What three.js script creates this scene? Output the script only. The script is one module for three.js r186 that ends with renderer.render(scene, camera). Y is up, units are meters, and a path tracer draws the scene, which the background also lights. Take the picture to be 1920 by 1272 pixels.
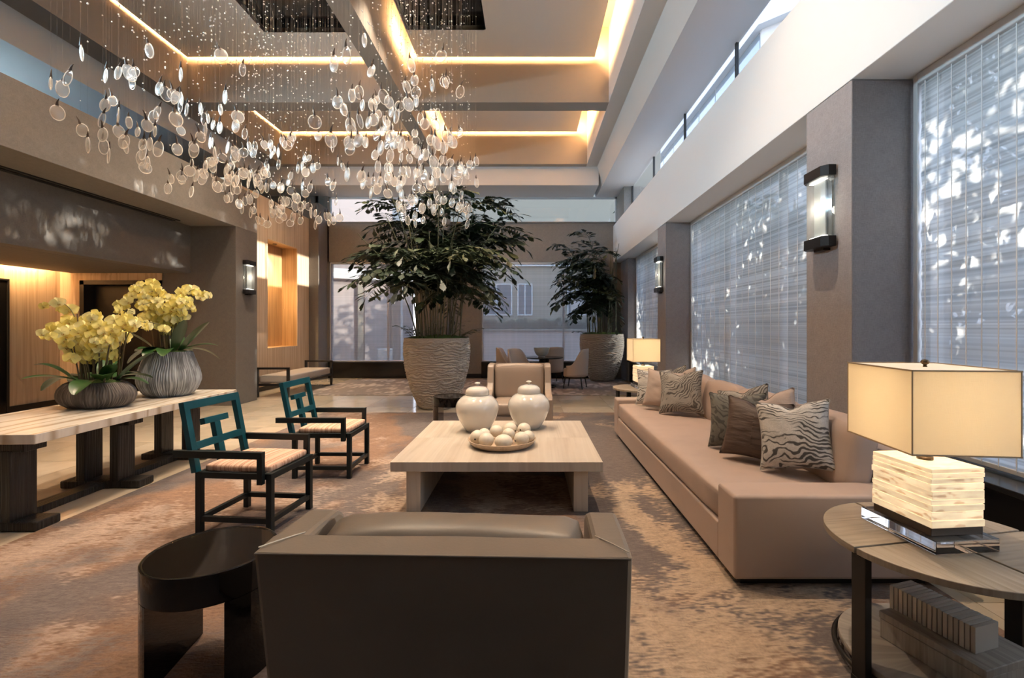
import * as THREE from 'three';
import { RoundedBoxGeometry } from 'three/addons/geometries/RoundedBoxGeometry.js';
import { mergeGeometries } from 'three/addons/utils/BufferGeometryUtils.js';
import { RectAreaLightUniformsLib } from 'three/addons/lights/RectAreaLightUniformsLib.js';

// ---------------------------------------------------------------- camera, sky, sun, exposure
const scene = new THREE.Scene();
const F = 900, W = 1920, H = 1272, EYE = 1.5;
const camera = new THREE.PerspectiveCamera(2 * Math.atan(H / 2 / F) * 180 / Math.PI, W / H, 0.05, 200);
camera.position.set(0, EYE, 0);
camera.lookAt(0, EYE, -10);
camera.setViewOffset(W, H, 960 - 993, 636 - 614, W, H);
camera.updateProjectionMatrix();

const renderer = new THREE.WebGLRenderer({ antialias: true });
renderer.toneMapping = THREE.LinearToneMapping;
renderer.toneMappingExposure = 1.78;
renderer.shadowMap.enabled = true;
RectAreaLightUniformsLib.init();

const SKY = 2.4;            // brightness of the open sky
const COVE = 270, SPOT = 48, UNSEEN_STRIP = 54; // cove strips (nits), downlights (candela), unseen cool strip on the left (nits)
{
  const w = 512, h = 256, a = new Float32Array(w * h * 4);
  for (let j = 0; j < h; j++) for (let i = 0; i < w; i++) {
    const el = ((j + .5) / h - .5) * Math.PI, up = Math.max(0, Math.sin(el)), az = (i / w) * Math.PI * 2;
    let r, g, b;
    if (el < 0) { r = .42; g = .42; b = .42; } else {
      const t = Math.pow(up, .55);
      r = 1.0 - .68 * t; g = 1.0 - .42 * t; b = 1.04 - .02 * t;
      const c = Math.max(0, Math.sin(az * 3 + 5 * up) * .5 + Math.sin(az * 7 - 9 * up) * .3) * (1 - t) * .5;
      r += (1 - r) * c; g += (1 - g) * c; b += (1.02 - b) * c;
    }
    const k = (j * w + i) * 4; a[k] = r * SKY; a[k + 1] = g * SKY; a[k + 2] = b * SKY; a[k + 3] = 1;
  }
  const t = new THREE.DataTexture(a, w, h, THREE.RGBAFormat, THREE.FloatType);
  t.mapping = THREE.EquirectangularReflectionMapping; t.magFilter = THREE.LinearFilter; t.minFilter = THREE.LinearFilter; t.needsUpdate = true;
  scene.background = t;
}
const sun = new THREE.DirectionalLight(new THREE.Color(1, .93, .82), 7);
sun.position.set(26, 8.4, -9.6); sun.target.position.set(-6.3, 1.6, -11.2);
sun.castShadow = true; sun.shadow.mapSize.set(2048, 2048);
Object.assign(sun.shadow.camera, { left: -16, right: 16, top: 12, bottom: -12, near: 1, far: 70 });
scene.add(sun, sun.target);

// ---------------------------------------------------------------- helpers
let seed = 20240611;
const rnd = () => { seed = (seed + 0x6D2B79F5) | 0; let t = Math.imul(seed ^ (seed >>> 15), 1 | seed); t = (t + Math.imul(t ^ (t >>> 7), 61 | t)) ^ t; return ((t ^ (t >>> 14)) >>> 0) / 4294967296; };
const rr = (a, b) => a + (b - a) * rnd();
const V3 = (x, y, z) => new THREE.Vector3(x, y, z);
const lin = (r, g, b) => new THREE.Color().setRGB(r, g, b);
const hex = h => new THREE.Color(h);
const taken = {};
function numbered(n) { const k = taken[n] = (taken[n] ?? -1) + 1; return k ? n + '_' + String(k).padStart(3, '0') : n; }

// periodic value noise on a 256 lattice
const LAT = new Float32Array(65536); for (let i = 0; i < 65536; i++) LAT[i] = rnd();
function noise(x, y, px = 256, py = px) {
  const x0 = Math.floor(x), y0 = Math.floor(y); let u = x - x0, v = y - y0; u = u * u * (3 - 2 * u); v = v * v * (3 - 2 * v);
  const xa = ((x0 % px) + px) % px, xb = (xa + 1) % px, ya = ((y0 % py) + py) % py, yb = (ya + 1) % py;
  const A = LAT[(ya & 255) * 256 + (xa & 255)], B = LAT[(ya & 255) * 256 + (xb & 255)], C = LAT[(yb & 255) * 256 + (xa & 255)], D = LAT[(yb & 255) * 256 + (xb & 255)];
  return A + (B - A) * u + (C - A) * v + (A - B - C + D) * u * v;
}
function fbm(x, y, p, o = 4) { let s = 0, a = .5, n = 0; for (let k = 0; k < o; k++) { s += a * noise(x + k * 17, y + k * 31, p); n += a; x *= 2; y *= 2; p *= 2; a *= .5; } return s / n; }
const mix = (a, b, t) => a + (b - a) * t, clamp = (x, a = 0, b = 1) => Math.min(b, Math.max(a, x)), sstep = (a, b, x) => { const t = clamp((x - a) / (b - a)); return t * t * (3 - 2 * t); };
// f(u, v) -> [r, g, b] linear 0..1 (colour) or a number (data)
function tex(w, h, f, repeat, color = true) {
  const a = new Uint8Array(w * h * 4), enc = c => Math.round(255 * clamp(color ? (c <= .0031308 ? 12.92 * c : 1.055 * Math.pow(c, 1 / 2.4) - .055) : c));
  for (let j = 0; j < h; j++) for (let i = 0; i < w; i++) {
    const c = f(i / w, j / h), k = (j * w + i) * 4;
    if (typeof c === 'number') a[k] = a[k + 1] = a[k + 2] = enc(c); else { a[k] = enc(c[0]); a[k + 1] = enc(c[1]); a[k + 2] = enc(c[2]); }
    a[k + 3] = 255;
  }
  const t = new THREE.DataTexture(a, w, h, THREE.RGBAFormat);
  t.wrapS = t.wrapT = THREE.RepeatWrapping; t.magFilter = THREE.LinearFilter; t.minFilter = THREE.LinearMipmapLinearFilter; t.generateMipmaps = true;
  if (color) t.colorSpace = THREE.SRGBColorSpace;
  if (repeat) t.repeat.set(repeat[0], repeat[1]);
  t.needsUpdate = true; return t;
}
const std = o => new THREE.MeshStandardMaterial({ roughness: .6, ...o });
const phy = o => new THREE.MeshPhysicalMaterial({ roughness: .6, ...o });

// uv in metres by the dominant axis of the normal; turn swaps u and v
function muv(g, turn = false) {
  const p = g.attributes.position, n = g.attributes.normal, u = new Float32Array(p.count * 2);
  for (let i = 0; i < p.count; i++) {
    const ax = Math.abs(n.getX(i)), ay = Math.abs(n.getY(i)), az = Math.abs(n.getZ(i)); let s, t;
    if (ay >= ax && ay >= az) { s = p.getX(i); t = p.getZ(i); } else if (ax >= az) { s = p.getZ(i); t = p.getY(i); } else { s = p.getX(i); t = p.getY(i); }
    u[2 * i] = turn ? t : s; u[2 * i + 1] = turn ? s : t;
  }
  g.setAttribute('uv', new THREE.BufferAttribute(u, 2)); return g;
}
const clean = g => { const o = g.index ? g.toNonIndexed() : g; for (const k of Object.keys(o.attributes)) if (!['position', 'normal', 'uv', 'color'].includes(k)) o.deleteAttribute(k); return o; };
const merge = gs => gs.length === 1 ? gs[0] : mergeGeometries(gs.map(clean));
// box from corner to corner, plain or rounded
function bx(x0, y0, z0, x1, y1, z1, r = 0, turn = false, seg = 2) {
  const w = Math.abs(x1 - x0), h = Math.abs(y1 - y0), d = Math.abs(z1 - z0);
  const g = r ? new RoundedBoxGeometry(w, h, d, seg, Math.min(r, w / 2.01, h / 2.01, d / 2.01)) : new THREE.BoxGeometry(w, h, d);
  g.translate((x0 + x1) / 2, (y0 + y1) / 2, (z0 + z1) / 2); return muv(g, turn);
}
// a bar of section w x h between two points (h along "up")
function bar(a, b, w, h, r = .003, up = V3(0, 1, 0)) {
  const L = a.distanceTo(b), g = new RoundedBoxGeometry(w, h, L, 1, Math.min(r, w / 2.1, h / 2.1)); muv(g);
  const z = b.clone().sub(a).normalize(); if (Math.abs(z.dot(up)) > .99) up = V3(1, 0, 0);
  const x = up.clone().cross(z).normalize(), y = z.clone().cross(x), m = new THREE.Matrix4().makeBasis(x, y, z).setPosition(a.clone().add(b).multiplyScalar(.5));
  return g.applyMatrix4(m);
}
function tube(pts, r, seg = 12, rad = 6) { return new THREE.TubeGeometry(new THREE.CatmullRomCurve3(pts), seg, r, rad, false); }
function taper(pts, r0, r1, seg = 10, rad = 6) { // tube that tapers
  const g = tube(pts, 1, seg, rad), c = new THREE.CatmullRomCurve3(pts), p = g.attributes.position;
  for (let i = 0; i <= seg; i++) { const q = c.getPointAt(i / seg), r = mix(r0, r1, i / seg); for (let j = 0; j <= rad; j++) { const k = i * (rad + 1) + j; p.setXYZ(k, q.x + (p.getX(k) - q.x) * r, q.y + (p.getY(k) - q.y) * r, q.z + (p.getZ(k) - q.z) * r); } }
  return g;
}
const lathe = (pts, seg = 40) => new THREE.LatheGeometry(pts.map(p => new THREE.Vector2(p[0], p[1])), seg);
function smoothProfile(pts, n = 40) { return new THREE.SplineCurve(pts.map(p => new THREE.Vector2(p[0], p[1]))).getPoints(n).map(p => [Math.max(0, p.x), p.y]); }
// extrude a polygon [a, b] along an axis from s to e: axis 'z' polygon in x,y; axis 'x' polygon in z,y; axis 'y' polygon in x,z
function prism(poly, axis, s, e, bevel = 0) {
  const sh = new THREE.Shape(poly.map(p => new THREE.Vector2(p[0], p[1])));
  const g = new THREE.ExtrudeGeometry(sh, { depth: Math.abs(e - s) - 2 * bevel, bevelEnabled: bevel > 0, bevelThickness: bevel, bevelSize: bevel, bevelOffset: -bevel, bevelSegments: 2, curveSegments: 12 });
  g.translate(0, 0, bevel);
  const m = new THREE.Matrix4(), lo = Math.min(s, e);
  if (axis === 'z') m.makeBasis(V3(1, 0, 0), V3(0, 1, 0), V3(0, 0, 1)).setPosition(0, 0, lo);
  if (axis === 'x') m.makeBasis(V3(0, 0, 1), V3(0, 1, 0), V3(-1, 0, 0)).setPosition(Math.max(s, e), 0, 0);
  if (axis === 'y') m.makeBasis(V3(1, 0, 0), V3(0, 0, 1), V3(0, -1, 0)).setPosition(0, Math.max(s, e), 0);
  g.applyMatrix4(m); return muv(g);
}
// pillow: w x h, thickness t, in the xy plane facing +z
function pillow(w, h, t, n = 18, wr = .01, sd = 0) {
  const pos = [], uv = [], idx = [];
  for (const s of [1, -1]) for (let j = 0; j <= n; j++) for (let i = 0; i <= n; i++) {
    const u = i / n * 2 - 1, v = j / n * 2 - 1, e = Math.pow(Math.max(0, (1 - u * u) * (1 - v * v)), .40);
    const pin = 1 - .11 * (1 - v * v) * Math.abs(u) ** 3, pin2 = 1 - .11 * (1 - u * u) * Math.abs(v) ** 3;
    const q = s * (e * t / 2 + wr * e * (fbm(u * 3 + 9 + sd, v * 3 + 5 + (s > 0 ? 0 : 7), 256, 3) - .5) * 2);
    const chop = v > 0 ? .10 * h * Math.exp(-(u * u) / .06) * v * v : 0; pos.push(u * w / 2 * pin, v * h / 2 * pin2 - chop, q); uv.push(u * w / 2, v * h / 2);
  }
  const N = (n + 1) * (n + 1);
  for (let s = 0; s < 2; s++) for (let j = 0; j < n; j++) for (let i = 0; i < n; i++) { const a = s * N + j * (n + 1) + i, b = a + 1, c = a + n + 1, d = c + 1; s ? idx.push(a, c, b, b, c, d) : idx.push(a, b, c, b, d, c); }
  const g = new THREE.BufferGeometry(); g.setAttribute('position', new THREE.Float32BufferAttribute(pos, 3)); g.setAttribute('uv', new THREE.Float32BufferAttribute(uv, 2)); g.setIndex(idx); g.computeVertexNormals(); return g;
}
// puffed box: rounded box with swollen faces
function puff(w, h, d, r, amt, seg = 5, sd = 0, wr = .004) {
  const g = new THREE.BoxGeometry(w, h, d, 14, 8, 14), p = g.attributes.position, v = V3();
  for (let i = 0; i < p.count; i++) {
    v.fromBufferAttribute(p, i); const c = V3(clamp(v.x, -w / 2 + r, w / 2 - r), clamp(v.y, -h / 2 + r, h / 2 - r), clamp(v.z, -d / 2 + r, d / 2 - r)), n = v.clone().sub(c);
    if (n.length() > 1e-6) n.setLength(Math.min(n.length() > r ? r : r, r)); v.copy(c).add(n);
    const a = v.x / w * 2, b = v.y / h * 2, e = v.z / d * 2, f = (1 - a * a * .95) * (1 - e * e * .95), k = (1 - b * b * .9);
    const wn = (fbm(v.x * 6 + sd, v.z * 6 + v.y * 5, 256, 3) - .5) * wr * 2;
    v.y += Math.sign(b) * amt * f * Math.abs(b) + wn * Math.abs(b); v.x += Math.sign(a) * amt * .6 * k * (1 - e * e * .95) * Math.abs(a); v.z += Math.sign(e) * amt * .6 * k * (1 - a * a * .95) * Math.abs(e);
    p.setXYZ(i, v.x, v.y, v.z);
  }
  g.computeVertexNormals(); return muv(smooth(g));
}
function smooth(g) { // average normals of coincident vertices
  const p = g.attributes.position, n = g.attributes.normal, map = new Map();
  const key = i => Math.round(p.getX(i) * 1e4) + ',' + Math.round(p.getY(i) * 1e4) + ',' + Math.round(p.getZ(i) * 1e4);
  for (let i = 0; i < p.count; i++) { const k = key(i), a = map.get(k) || V3(); a.x += n.getX(i); a.y += n.getY(i); a.z += n.getZ(i); map.set(k, a); }
  for (let i = 0; i < p.count; i++) { const a = map.get(key(i)), l = a.length() || 1; n.setXYZ(i, a.x / l, a.y / l, a.z / l); }
  return g;
}
function part(name, gs, mat, parent, extra) { const m = new THREE.Mesh(Array.isArray(gs) ? merge(gs) : gs, mat); m.name = parent === scene ? numbered(name) : name; parent.add(m); if (parent !== scene) { const n = parent.children.filter(c => c !== m && c.name.replace(/_\d{3}$/, '') === name).length; if (n) m.name = name + '_' + String(n).padStart(3, '0'); } if (extra) Object.assign(m.userData, extra); return m; }
function thing(name, label, category, pos = [0, 0, 0], turn = 0, group) {
  const o = new THREE.Group(); o.name = numbered(name); o.position.set(...pos); o.rotation.y = turn; o.userData = { label, category }; if (group) o.userData.group = group; scene.add(o); return o;
}
function copy(o, label, pos, turn, group) { const c = o.clone(); c.name = numbered(o.name.replace(/_\d{3}$/, '')); c.userData = { ...o.userData, label }; if (group) c.userData.group = group; c.position.set(...pos); c.rotation.y = turn; scene.add(c); return c; }
function struct(name, gs, mat) { const m = part(name, gs, mat, scene); m.userData.kind = 'structure'; return m; }
function structGroup(name) { const o = new THREE.Group(); o.name = numbered(name); o.userData.kind = 'structure'; scene.add(o); return o; }
function aLight(color, I, w, h, pos, look, parent = scene) { const l = new THREE.RectAreaLight(color, I, w, h); l.position.copy(pos); parent.add(l); l.lookAt(look); return l; }
function pLight(color, I, pos, r = 1) { const l = new THREE.PointLight(color, I, 0, 2); l.position.copy(pos); l.shadow.radius = r; l.castShadow = true; scene.add(l); return l; }

// ---------------------------------------------------------------- materials
const fine = tex(256, 256, (u, v) => fbm(u * 64, v * 64, 64, 2), [4, 4], false);
const linenMap = tex(512, 512, (u, v) => { const a = noise(u * 200, v * 26, 200, 26), b = noise(u * 26 + 7, v * 200, 26, 200), c = fbm(u * 10, v * 10, 10, 3), k = .72 + .3 * (a * .5 + b * .5) + .12 * (c - .5); return [k, k, k]; }, [2.2, 2.2]);
const linenBump = tex(512, 512, (u, v) => .5 * noise(u * 200, v * 26, 200, 26) + .5 * noise(u * 26 + 7, v * 200, 26, 200), [2.2, 2.2], false);
const M = {};
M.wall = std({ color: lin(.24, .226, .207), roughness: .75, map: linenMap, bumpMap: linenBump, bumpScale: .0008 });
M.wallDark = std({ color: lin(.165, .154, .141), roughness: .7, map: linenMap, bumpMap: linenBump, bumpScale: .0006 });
M.linen = std({ color: lin(.34, .32, .33), roughness: .85, map: linenMap, bumpMap: linenBump, bumpScale: .0012 });
M.beam = std({ color: lin(.50, .49, .47), roughness: .55 });
M.beamWhite = std({ color: lin(.82, .83, .83), roughness: .5 });
M.soffit = std({ color: lin(.66, .65, .635), roughness: .7 });
M.coffer = std({ color: lin(.33, .295, .255), roughness: .65 });
M.panel = std({ color: lin(.78, .765, .74), roughness: .7 });
M.black = std({ color: lin(.012, .011, .010), roughness: .45 });
M.absorber = phy({ color: lin(.006, .006, .006), roughness: 1, specularIntensity: 0 });  // light absorbing black for the added cap over the portal
M.blackGloss = std({ color: lin(.010, .0095, .009), roughness: .16 });
M.blackMetal = std({ color: lin(.018, .016, .015), roughness: .38, metalness: .4 });
M.white = std({ color: lin(.75, .75, .74), roughness: .5 });
M.alu = std({ color: lin(.62, .63, .64), roughness: .4, metalness: .3 });
const woodMap = (base, dark, sx, sy, amp = 1) => (u, v) => { const w = fbm(u * 6, v * 3, 6, 3) * 1.5; const g = noise(u * sx + w, v * sy, 1024, sy), f = noise(u * sx * 3.1 + 4, v * sy * 2, 2048, sy * 2), t = clamp((g * .65 + f * .35 - .3) * 1.6 * amp); return [mix(base[0], dark[0], t), mix(base[1], dark[1], t), mix(base[2], dark[2], t)]; };
M.panelWood = std({ map: tex(512, 512, woodMap([.60, .47, .33], [.42, .30, .19], 48, 3), [.7, .4]), roughness: .5 });
M.nicheWood = std({ map: tex(512, 512, woodMap([.50, .31, .14], [.34, .19, .08], 48, 3), [1, .5]), roughness: .5 });
M.blackWood = std({ color: lin(1, 1, 1), map: tex(512, 512, woodMap([.007, .0068, .0068], [.022, .020, .019], 40, 2), [2.5, 1.2]), bumpMap: tex(512, 512, (u, v) => { const w = fbm(u * 6, v * 3, 6, 3) * 1.5; return noise(u * 60 + w, v * 3, 1024, 3); }, [2.5, 1.2], false), bumpScale: .004, roughness: .42 });
M.tile = [0, 1, 2].map(k => std({ color: [lin(.50, .42, .325), lin(.47, .395, .30), lin(.53, .445, .35)][k], map: tex(256, 256, (u, v) => { const t = .85 + .25 * fbm(u * 6 + k * 3, v * 6, 6, 5); return [t, t, t * .98]; }, [1, 1]), roughness: .09 }));
M.grout = std({ color: lin(.22, .18, .14), roughness: .8 });
{ // distressed rug
  const N = 1536;
  const f = (u, v) => {
    const x = u * 9.8, y = v * 9.8;
    const wx = fbm(x * .9 + 3, y * .9, 256, 3), wy = fbm(x * .9 + 40, y * .9 + 9, 256, 3);
    const big = fbm(x * .75 + wx * 1.6, y * .75 + wy * 1.6, 256, 4), mid = fbm(x * 2.3 + wy * 2 + 11, y * 1.9 + wx * 2 + 5, 256, 5), fineN = fbm(x * 7 + 3, y * 7 + wx * 5, 256, 4);
    const st = noise(x * 38 + wx * 6 + y * 9, y * 130, 4096) * .6 + noise(x * 16, y * 60 + x * 10, 4096) * .4, gr = noise(x * 150, y * 150, 4096);
    let c = [.185, .150, .140];
    const gold = sstep(.22, .5, u + (wx - .5) * .25);
    const t1 = sstep(.42, .62, big + (mid - .5) * .35 + (1 - gold) * .10); c = [mix(c[0], .29, t1), mix(c[1], .172, t1), mix(c[2], .112, t1)];
    const t2 = (.55 + .45 * gold) * sstep(.575 - .05 * gold, .70 - .02 * gold, mid * .75 + fineN * .25 + (st - .5) * .30 + (big - .5) * .25 + (fbm(x * .55 + 80, y * .55 + 33 + wx, 256, 3) - .5) * .55); c = [mix(c[0], .58, t2 * .85), mix(c[1], mix(.47, .43, gold), t2 * .85), mix(c[2], mix(.39, .30, gold), t2 * .85)];
    const t3 = sstep(.54, .7, fbm(x * 1.4 + 60, y * 1.4 + 20 + wx * 2, 256, 4) + (st - .5) * .2); c = [mix(c[0], .12, t3 * .75), mix(c[1], .105, t3 * .75), mix(c[2], .11, t3 * .75)];
    const k = .50 + .36 * st + .22 * (gr - .5); return [c[0] * k, c[1] * k, c[2] * k];
  };
  const bump = tex(512, 512, (u, v) => .6 * noise(u * 30 + v * 6, v * 130, 30, 130) + .4 * noise(u * 160, v * 160, 160), [1.2, 1.2], false);
  const rugMap = tex(N, N, f, [1 / 9.8, 1 / 9.8]); rugMap.offset.set(.45, .87);
  M.rug = std({ map: rugMap, roughness: .95, bumpMap: bump, bumpScale: .005 });
  M.rugFar = std({ map: tex(512, 512, (u, v) => { const x = u * 6, y = v * 6, s = noise(x * 14, y * 5, 84, 30), b = fbm(x * 2, y * 2, 12, 4), t = sstep(.45, .7, b * .6 + s * .4); return [mix(.20, .44, t), mix(.17, .38, t), mix(.155, .34, t)]; }, [1 / 6, 1 / 6]), roughness: .95, bumpMap: bump, bumpScale: .004 });
}
const leatherBump = tex(512, 512, (u, v) => fbm(u * 90, v * 90, 90, 3) * .7 + .3 * fbm(u * 14, v * 14, 14, 3), [2, 2], false);
M.leather = phy({ color: lin(.165, .13, .098), roughness: .40, bumpMap: leatherBump, bumpScale: .0003, map: tex(256, 256, (u, v) => { const k = .86 + .28 * fbm(u * 5, v * 5, 5, 4); return [k, k, k]; }, [.8, .8]) });
M.leatherLight = phy({ color: lin(.29, .222, .175), roughness: .42, bumpMap: leatherBump, bumpScale: .0003 });
M.stitch = std({ color: lin(.5, .45, .38), roughness: .8 });
M.sofa = phy({ color: lin(.40, .305, .255), roughness: .55, bumpMap: leatherBump, bumpScale: .0003, map: tex(256, 256, (u, v) => { const k = .9 + .2 * fbm(u * 6, v * 6, 6, 4); return [k, k, k]; }, [.9, .9]), sheen: .25, sheenRoughness: .6, sheenColor: lin(.6, .5, .45) });
M.pillBeige = std({ color: lin(.40, .32, .275), roughness: .8, bumpMap: linenBump, bumpScale: .001 });
M.pillBrown = phy({ color: lin(.075, .047, .035), roughness: .62, sheen: .6, sheenRoughness: .4, sheenColor: lin(.22, .15, .12), bumpMap: tex(256, 256, (u, v) => fbm(u * 4, v * 22, 22, 3), [2, 2], false), bumpScale: .006 });
const zebra = (light, dark, sd, fq, lean = 0) => (u, v) => {
  const w = fbm(u * 3 + sd, v * 3, 3, 4), w2 = fbm(u * 8 + sd, v * 8 + 3, 8, 3), y = v * fq + lean * u * fq + (w - .5) * 5.5 + (w2 - .5) * 1.6, th = .34 + .6 * (fbm(u * 5 + 9, v * 5 + sd, 5, 2) - .35);
  const t = sstep(-.12, .12, th - Math.abs(y - Math.round(y)) * 2) * sstep(.25, .45, noise(u * 6 + y * .7, v * 9 + sd, 6, 9) + .12), k = .8 + .3 * noise(u * 180, v * 180, 180) + .2 * (w2 - .5);
  return [mix(light[0], dark[0], t) * k, mix(light[1], dark[1], t) * k, mix(light[2], dark[2], t) * k];
};
M.pillZebra = std({ map: tex(512, 512, zebra([.50, .48, .45], [.075, .07, .066], 2, 19), [1.7, 1.7]), roughness: .85 });
M.pillMarble = std({ map: tex(512, 512, zebra([.13, .125, .108], [.06, .056, .05], 5, 9, 1), [1.7, 1.7]), roughness: .8 });
M.pillFeather = std({ map: tex(512, 512, zebra([.30, .275, .245], [.085, .075, .066], 9, 14, -1), [1.7, 1.7]), roughness: .85 });
{ // bleached wood and veined stone tops
  const g = (u, v) => { const w = fbm(u * 4, v * 2, 4, 3), a = noise(u * 34 + w * 2.5, v * 1.0 + 3, 512, 64), b = noise(u * 110 + w * 3, v * 3, 1024, 192), c = fbm(u * 9 + 2, v * 5, 9, 4), t = clamp(.55 * a + .3 * b + .5 * (c - .5)); return [mix(.66, .44, t), mix(.585, .365, t), mix(.49, .285, t)]; };
  M.table = std({ color: lin(.86, .86, .86), map: tex(1024, 512, g, [.75, .6]), roughness: .34, bumpMap: tex(512, 256, (u, v) => noise(u * 110 + fbm(u * 4, v * 2, 4, 3) * 3, v * 3, 1024, 192), [.75, .6], false), bumpScale: .001 });
  M.stone = std({ map: tex(1024, 1024, (u, v) => { const w = fbm(u * 2 + 1, v * 2, 2, 4), s = Math.sin((u * 5 + w * 2.4) * Math.PI * 2) * .5 + .5, f = noise(u * 60 + w * 16, v * 2, 512, 2), t = clamp(Math.pow(s, 6) * .75 + f * .32); return [mix(.70, .40, t), mix(.645, .31, t), mix(.565, .22, t)]; }, [.95, .4]), roughness: .2 });
}
M.lacquer = phy({ color: lin(.006, .011, .013), roughness: .42, specularIntensity: .55 });
M.teal = phy({ color: lin(.003, .058, .080), roughness: .42, specularIntensity: .5 });
M.seatStripe = std({ map: tex(512, 64, (u) => { const t = noise(u * 40, 3, 40), s = noise(u * 90, 9, 90) > .62 ? 1 : 0; return [mix(.66, .52, t) - s * .16, mix(.46, .33, t) - s * .15, mix(.34, .23, t) - s * .12]; }, [2, 2]), roughness: .8, bumpMap: fine, bumpScale: .0006 });
M.ceramic = phy({ color: lin(.62, .59, .54), roughness: .14, clearcoat: 1, clearcoatRoughness: .04 });
M.ball = std({ color: lin(.70, .64, .54), roughness: .38, map: tex(256, 256, (u, v) => { const k = .88 + .22 * fbm(u * 8, v * 8, 8, 4); return [k, k * .99, k * .96]; }, [4, 4]) });
M.tray = std({ map: tex(256, 256, woodMap([.52, .39, .28], [.38, .27, .185], 26, 3), [2, 2]), roughness: .4 });
M.oak = std({ map: tex(512, 512, woodMap([.30, .25, .195], [.22, .178, .135], 70, 4), [1.3, 1.3]), bumpMap: tex(256, 256, (u, v) => noise(u * 70, v * 4, 70, 4), [1.3, 1.3], false), bumpScale: .001, roughness: .5 });
M.greyOak = std({ map: tex(256, 256, woodMap([.33, .295, .26], [.19, .17, .15], 50, 4), [1.4, 1.4]), roughness: .45 });
M.bone = [0, 1, 2].map(k => std({ color: [lin(.52, .49, .44), lin(.44, .41, .37), lin(.58, .54, .49)][k], roughness: .5 }));
M.shade = phy({ color: lin(.90, .84, .72), roughness: 1, transmission: .55, thickness: 0, bumpMap: linenBump, bumpScale: .0003 });
M.shadeTrim = std({ color: lin(.42, .32, .21), roughness: .8 });
M.alab = [0, 1, 2, 3].map(k => std({ color: lin(.75, .62, .45), roughness: .4, emissive: lin(1, .76, .46), emissiveIntensity: [.5, .58, .44, .54][k], emissiveMap: tex(256, 128, (u, v) => { const n = fbm(u * 5 + k * 9, v * 10, 5, 5), s = noise(u * 3 + k * 5, v * 26, 3, 26), dk = sstep(.62, .74, fbm(u * 3 + k * 4, v * 8 + 3, 3, 4)); const t = .72 + .5 * (n - .5) + .3 * (s - .5); return [t * (1 - dk * .45), t * (1 - dk * .6), t * (1 - dk * .7)]; }, [4, 4]) }));
M.acrylic = phy({ color: lin(.97, .97, 1), roughness: .02, transmission: 1, thickness: .05, ior: 1.49 });
M.glass = phy({ color: lin(1, 1, 1), roughness: .02, transmission: 1, thickness: 0, ior: 1.5 });
M.brass = std({ color: lin(.10, .07, .045), roughness: .3, metalness: .9 });
M.leafA = phy({ color: lin(.016, .034, .012), roughness: .5, side: THREE.DoubleSide });
M.leafB = phy({ color: lin(.028, .045, .014), roughness: .5, side: THREE.DoubleSide });
M.leafC = phy({ color: lin(.012, .026, .014), roughness: .48, side: THREE.DoubleSide });
M.cane = std({ color: lin(.10, .105, .06), roughness: .5 });
M.moss = std({ color: lin(.10, .17, .035), roughness: .95, bumpMap: fine, bumpScale: .01 });
M.orchidLeaf = phy({ color: lin(.022, .066, .016), roughness: .32, side: THREE.DoubleSide });
M.orchidStem = std({ color: lin(.14, .13, .05), roughness: .5 });
M.petal = phy({ color: lin(1, 1, 1), vertexColors: true, roughness: .6, transmission: .3, thickness: 0, side: THREE.DoubleSide });
M.potGrey = std({ color: lin(.14, .135, .13), roughness: .6, map: tex(1024, 128, (u, v) => { const w = fbm(u * 12, v * 4, 12, 3), s = noise(u * 250 + w * 3, v * 4, 250, 4), q = fbm(u * 5, v * 3, 5, 3), t = clamp(sstep(.3, .75, s) * .75 + (q - .5) * .8 + .1), k = mix(.32, 1, t); return [k, k, k]; }) });
M.potGrey.color = lin(.40, .425, .45);
M.potStone = std({ color: lin(.46, .415, .36), roughness: .85, bumpMap: tex(512, 512, (u, v) => .6 * noise(u * 22 + fbm(u * 6, v * 6, 6, 3) * 3, v * 120, 22, 120) + .4 * noise(u * 90, v * 120, 90, 120), [1, 1], false), bumpScale: .014 });
M.glow = std({ color: lin(1, 1, 1), emissive: lin(1, .9, .75), emissiveIntensity: 12 });
M.coveGlow = std({ color: lin(1, .9, .7), emissive: lin(1, .70, .38), emissiveIntensity: 3 });
M.dropGlass = phy({ color: lin(1, .97, .93), roughness: .33, transmission: .94, thickness: 0, ior: 1.75 });
M.dropClear = phy({ color: lin(.99, .97, .95), roughness: .12, transmission: .97, thickness: 0, ior: 1.75 });
M.rimGlint = phy({ color: lin(1, .97, .92), roughness: .5, transmission: .35, thickness: 0, ior: 1.6 });  // pale ring colour stands for light caught along each drop's edge
M.bead = phy({ color: lin(1, .98, .95), roughness: .12, transmission: .12, thickness: 0, ior: 1.7 });
M.cap = std({ color: lin(.045, .026, .015), roughness: .5 });
M.wire = std({ color: lin(.22, .20, .17), roughness: .6 });
const blindMap = tex(64, 1024, (u, v) => { const a = noise(1, v * 300, 300), b = noise(3, v * 90, 90), c = .5 + .5 * Math.sin(v * Math.PI * 2 * 46 + 1.5 * noise(u * 2 + 1, v * 12, 2, 12)); const k = .50 + .42 * a + .16 * b + .10 * c; return [k, k, k * 1.01]; }, [.6, 1 / 3]);
M.blind = phy({ color: lin(.78, .81, .82), map: blindMap, roughness: 1, transmission: .68, thickness: 0, transparent: true, opacity: .84 });
M.sheer = phy({ color: lin(.60, .55, .57), map: tex(64, 512, (u, v) => { const k = .8 + .12 * noise(2, v * 160, 160) + .08 * noise(u * 30, 5, 30); return [k, k, k]; }, [.6, 1 / 3]), roughness: 1, transmission: .5, thickness: 0, transparent: true, opacity: .46 });
M.cord = std({ color: lin(.8, .8, .8), roughness: .7 });
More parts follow.
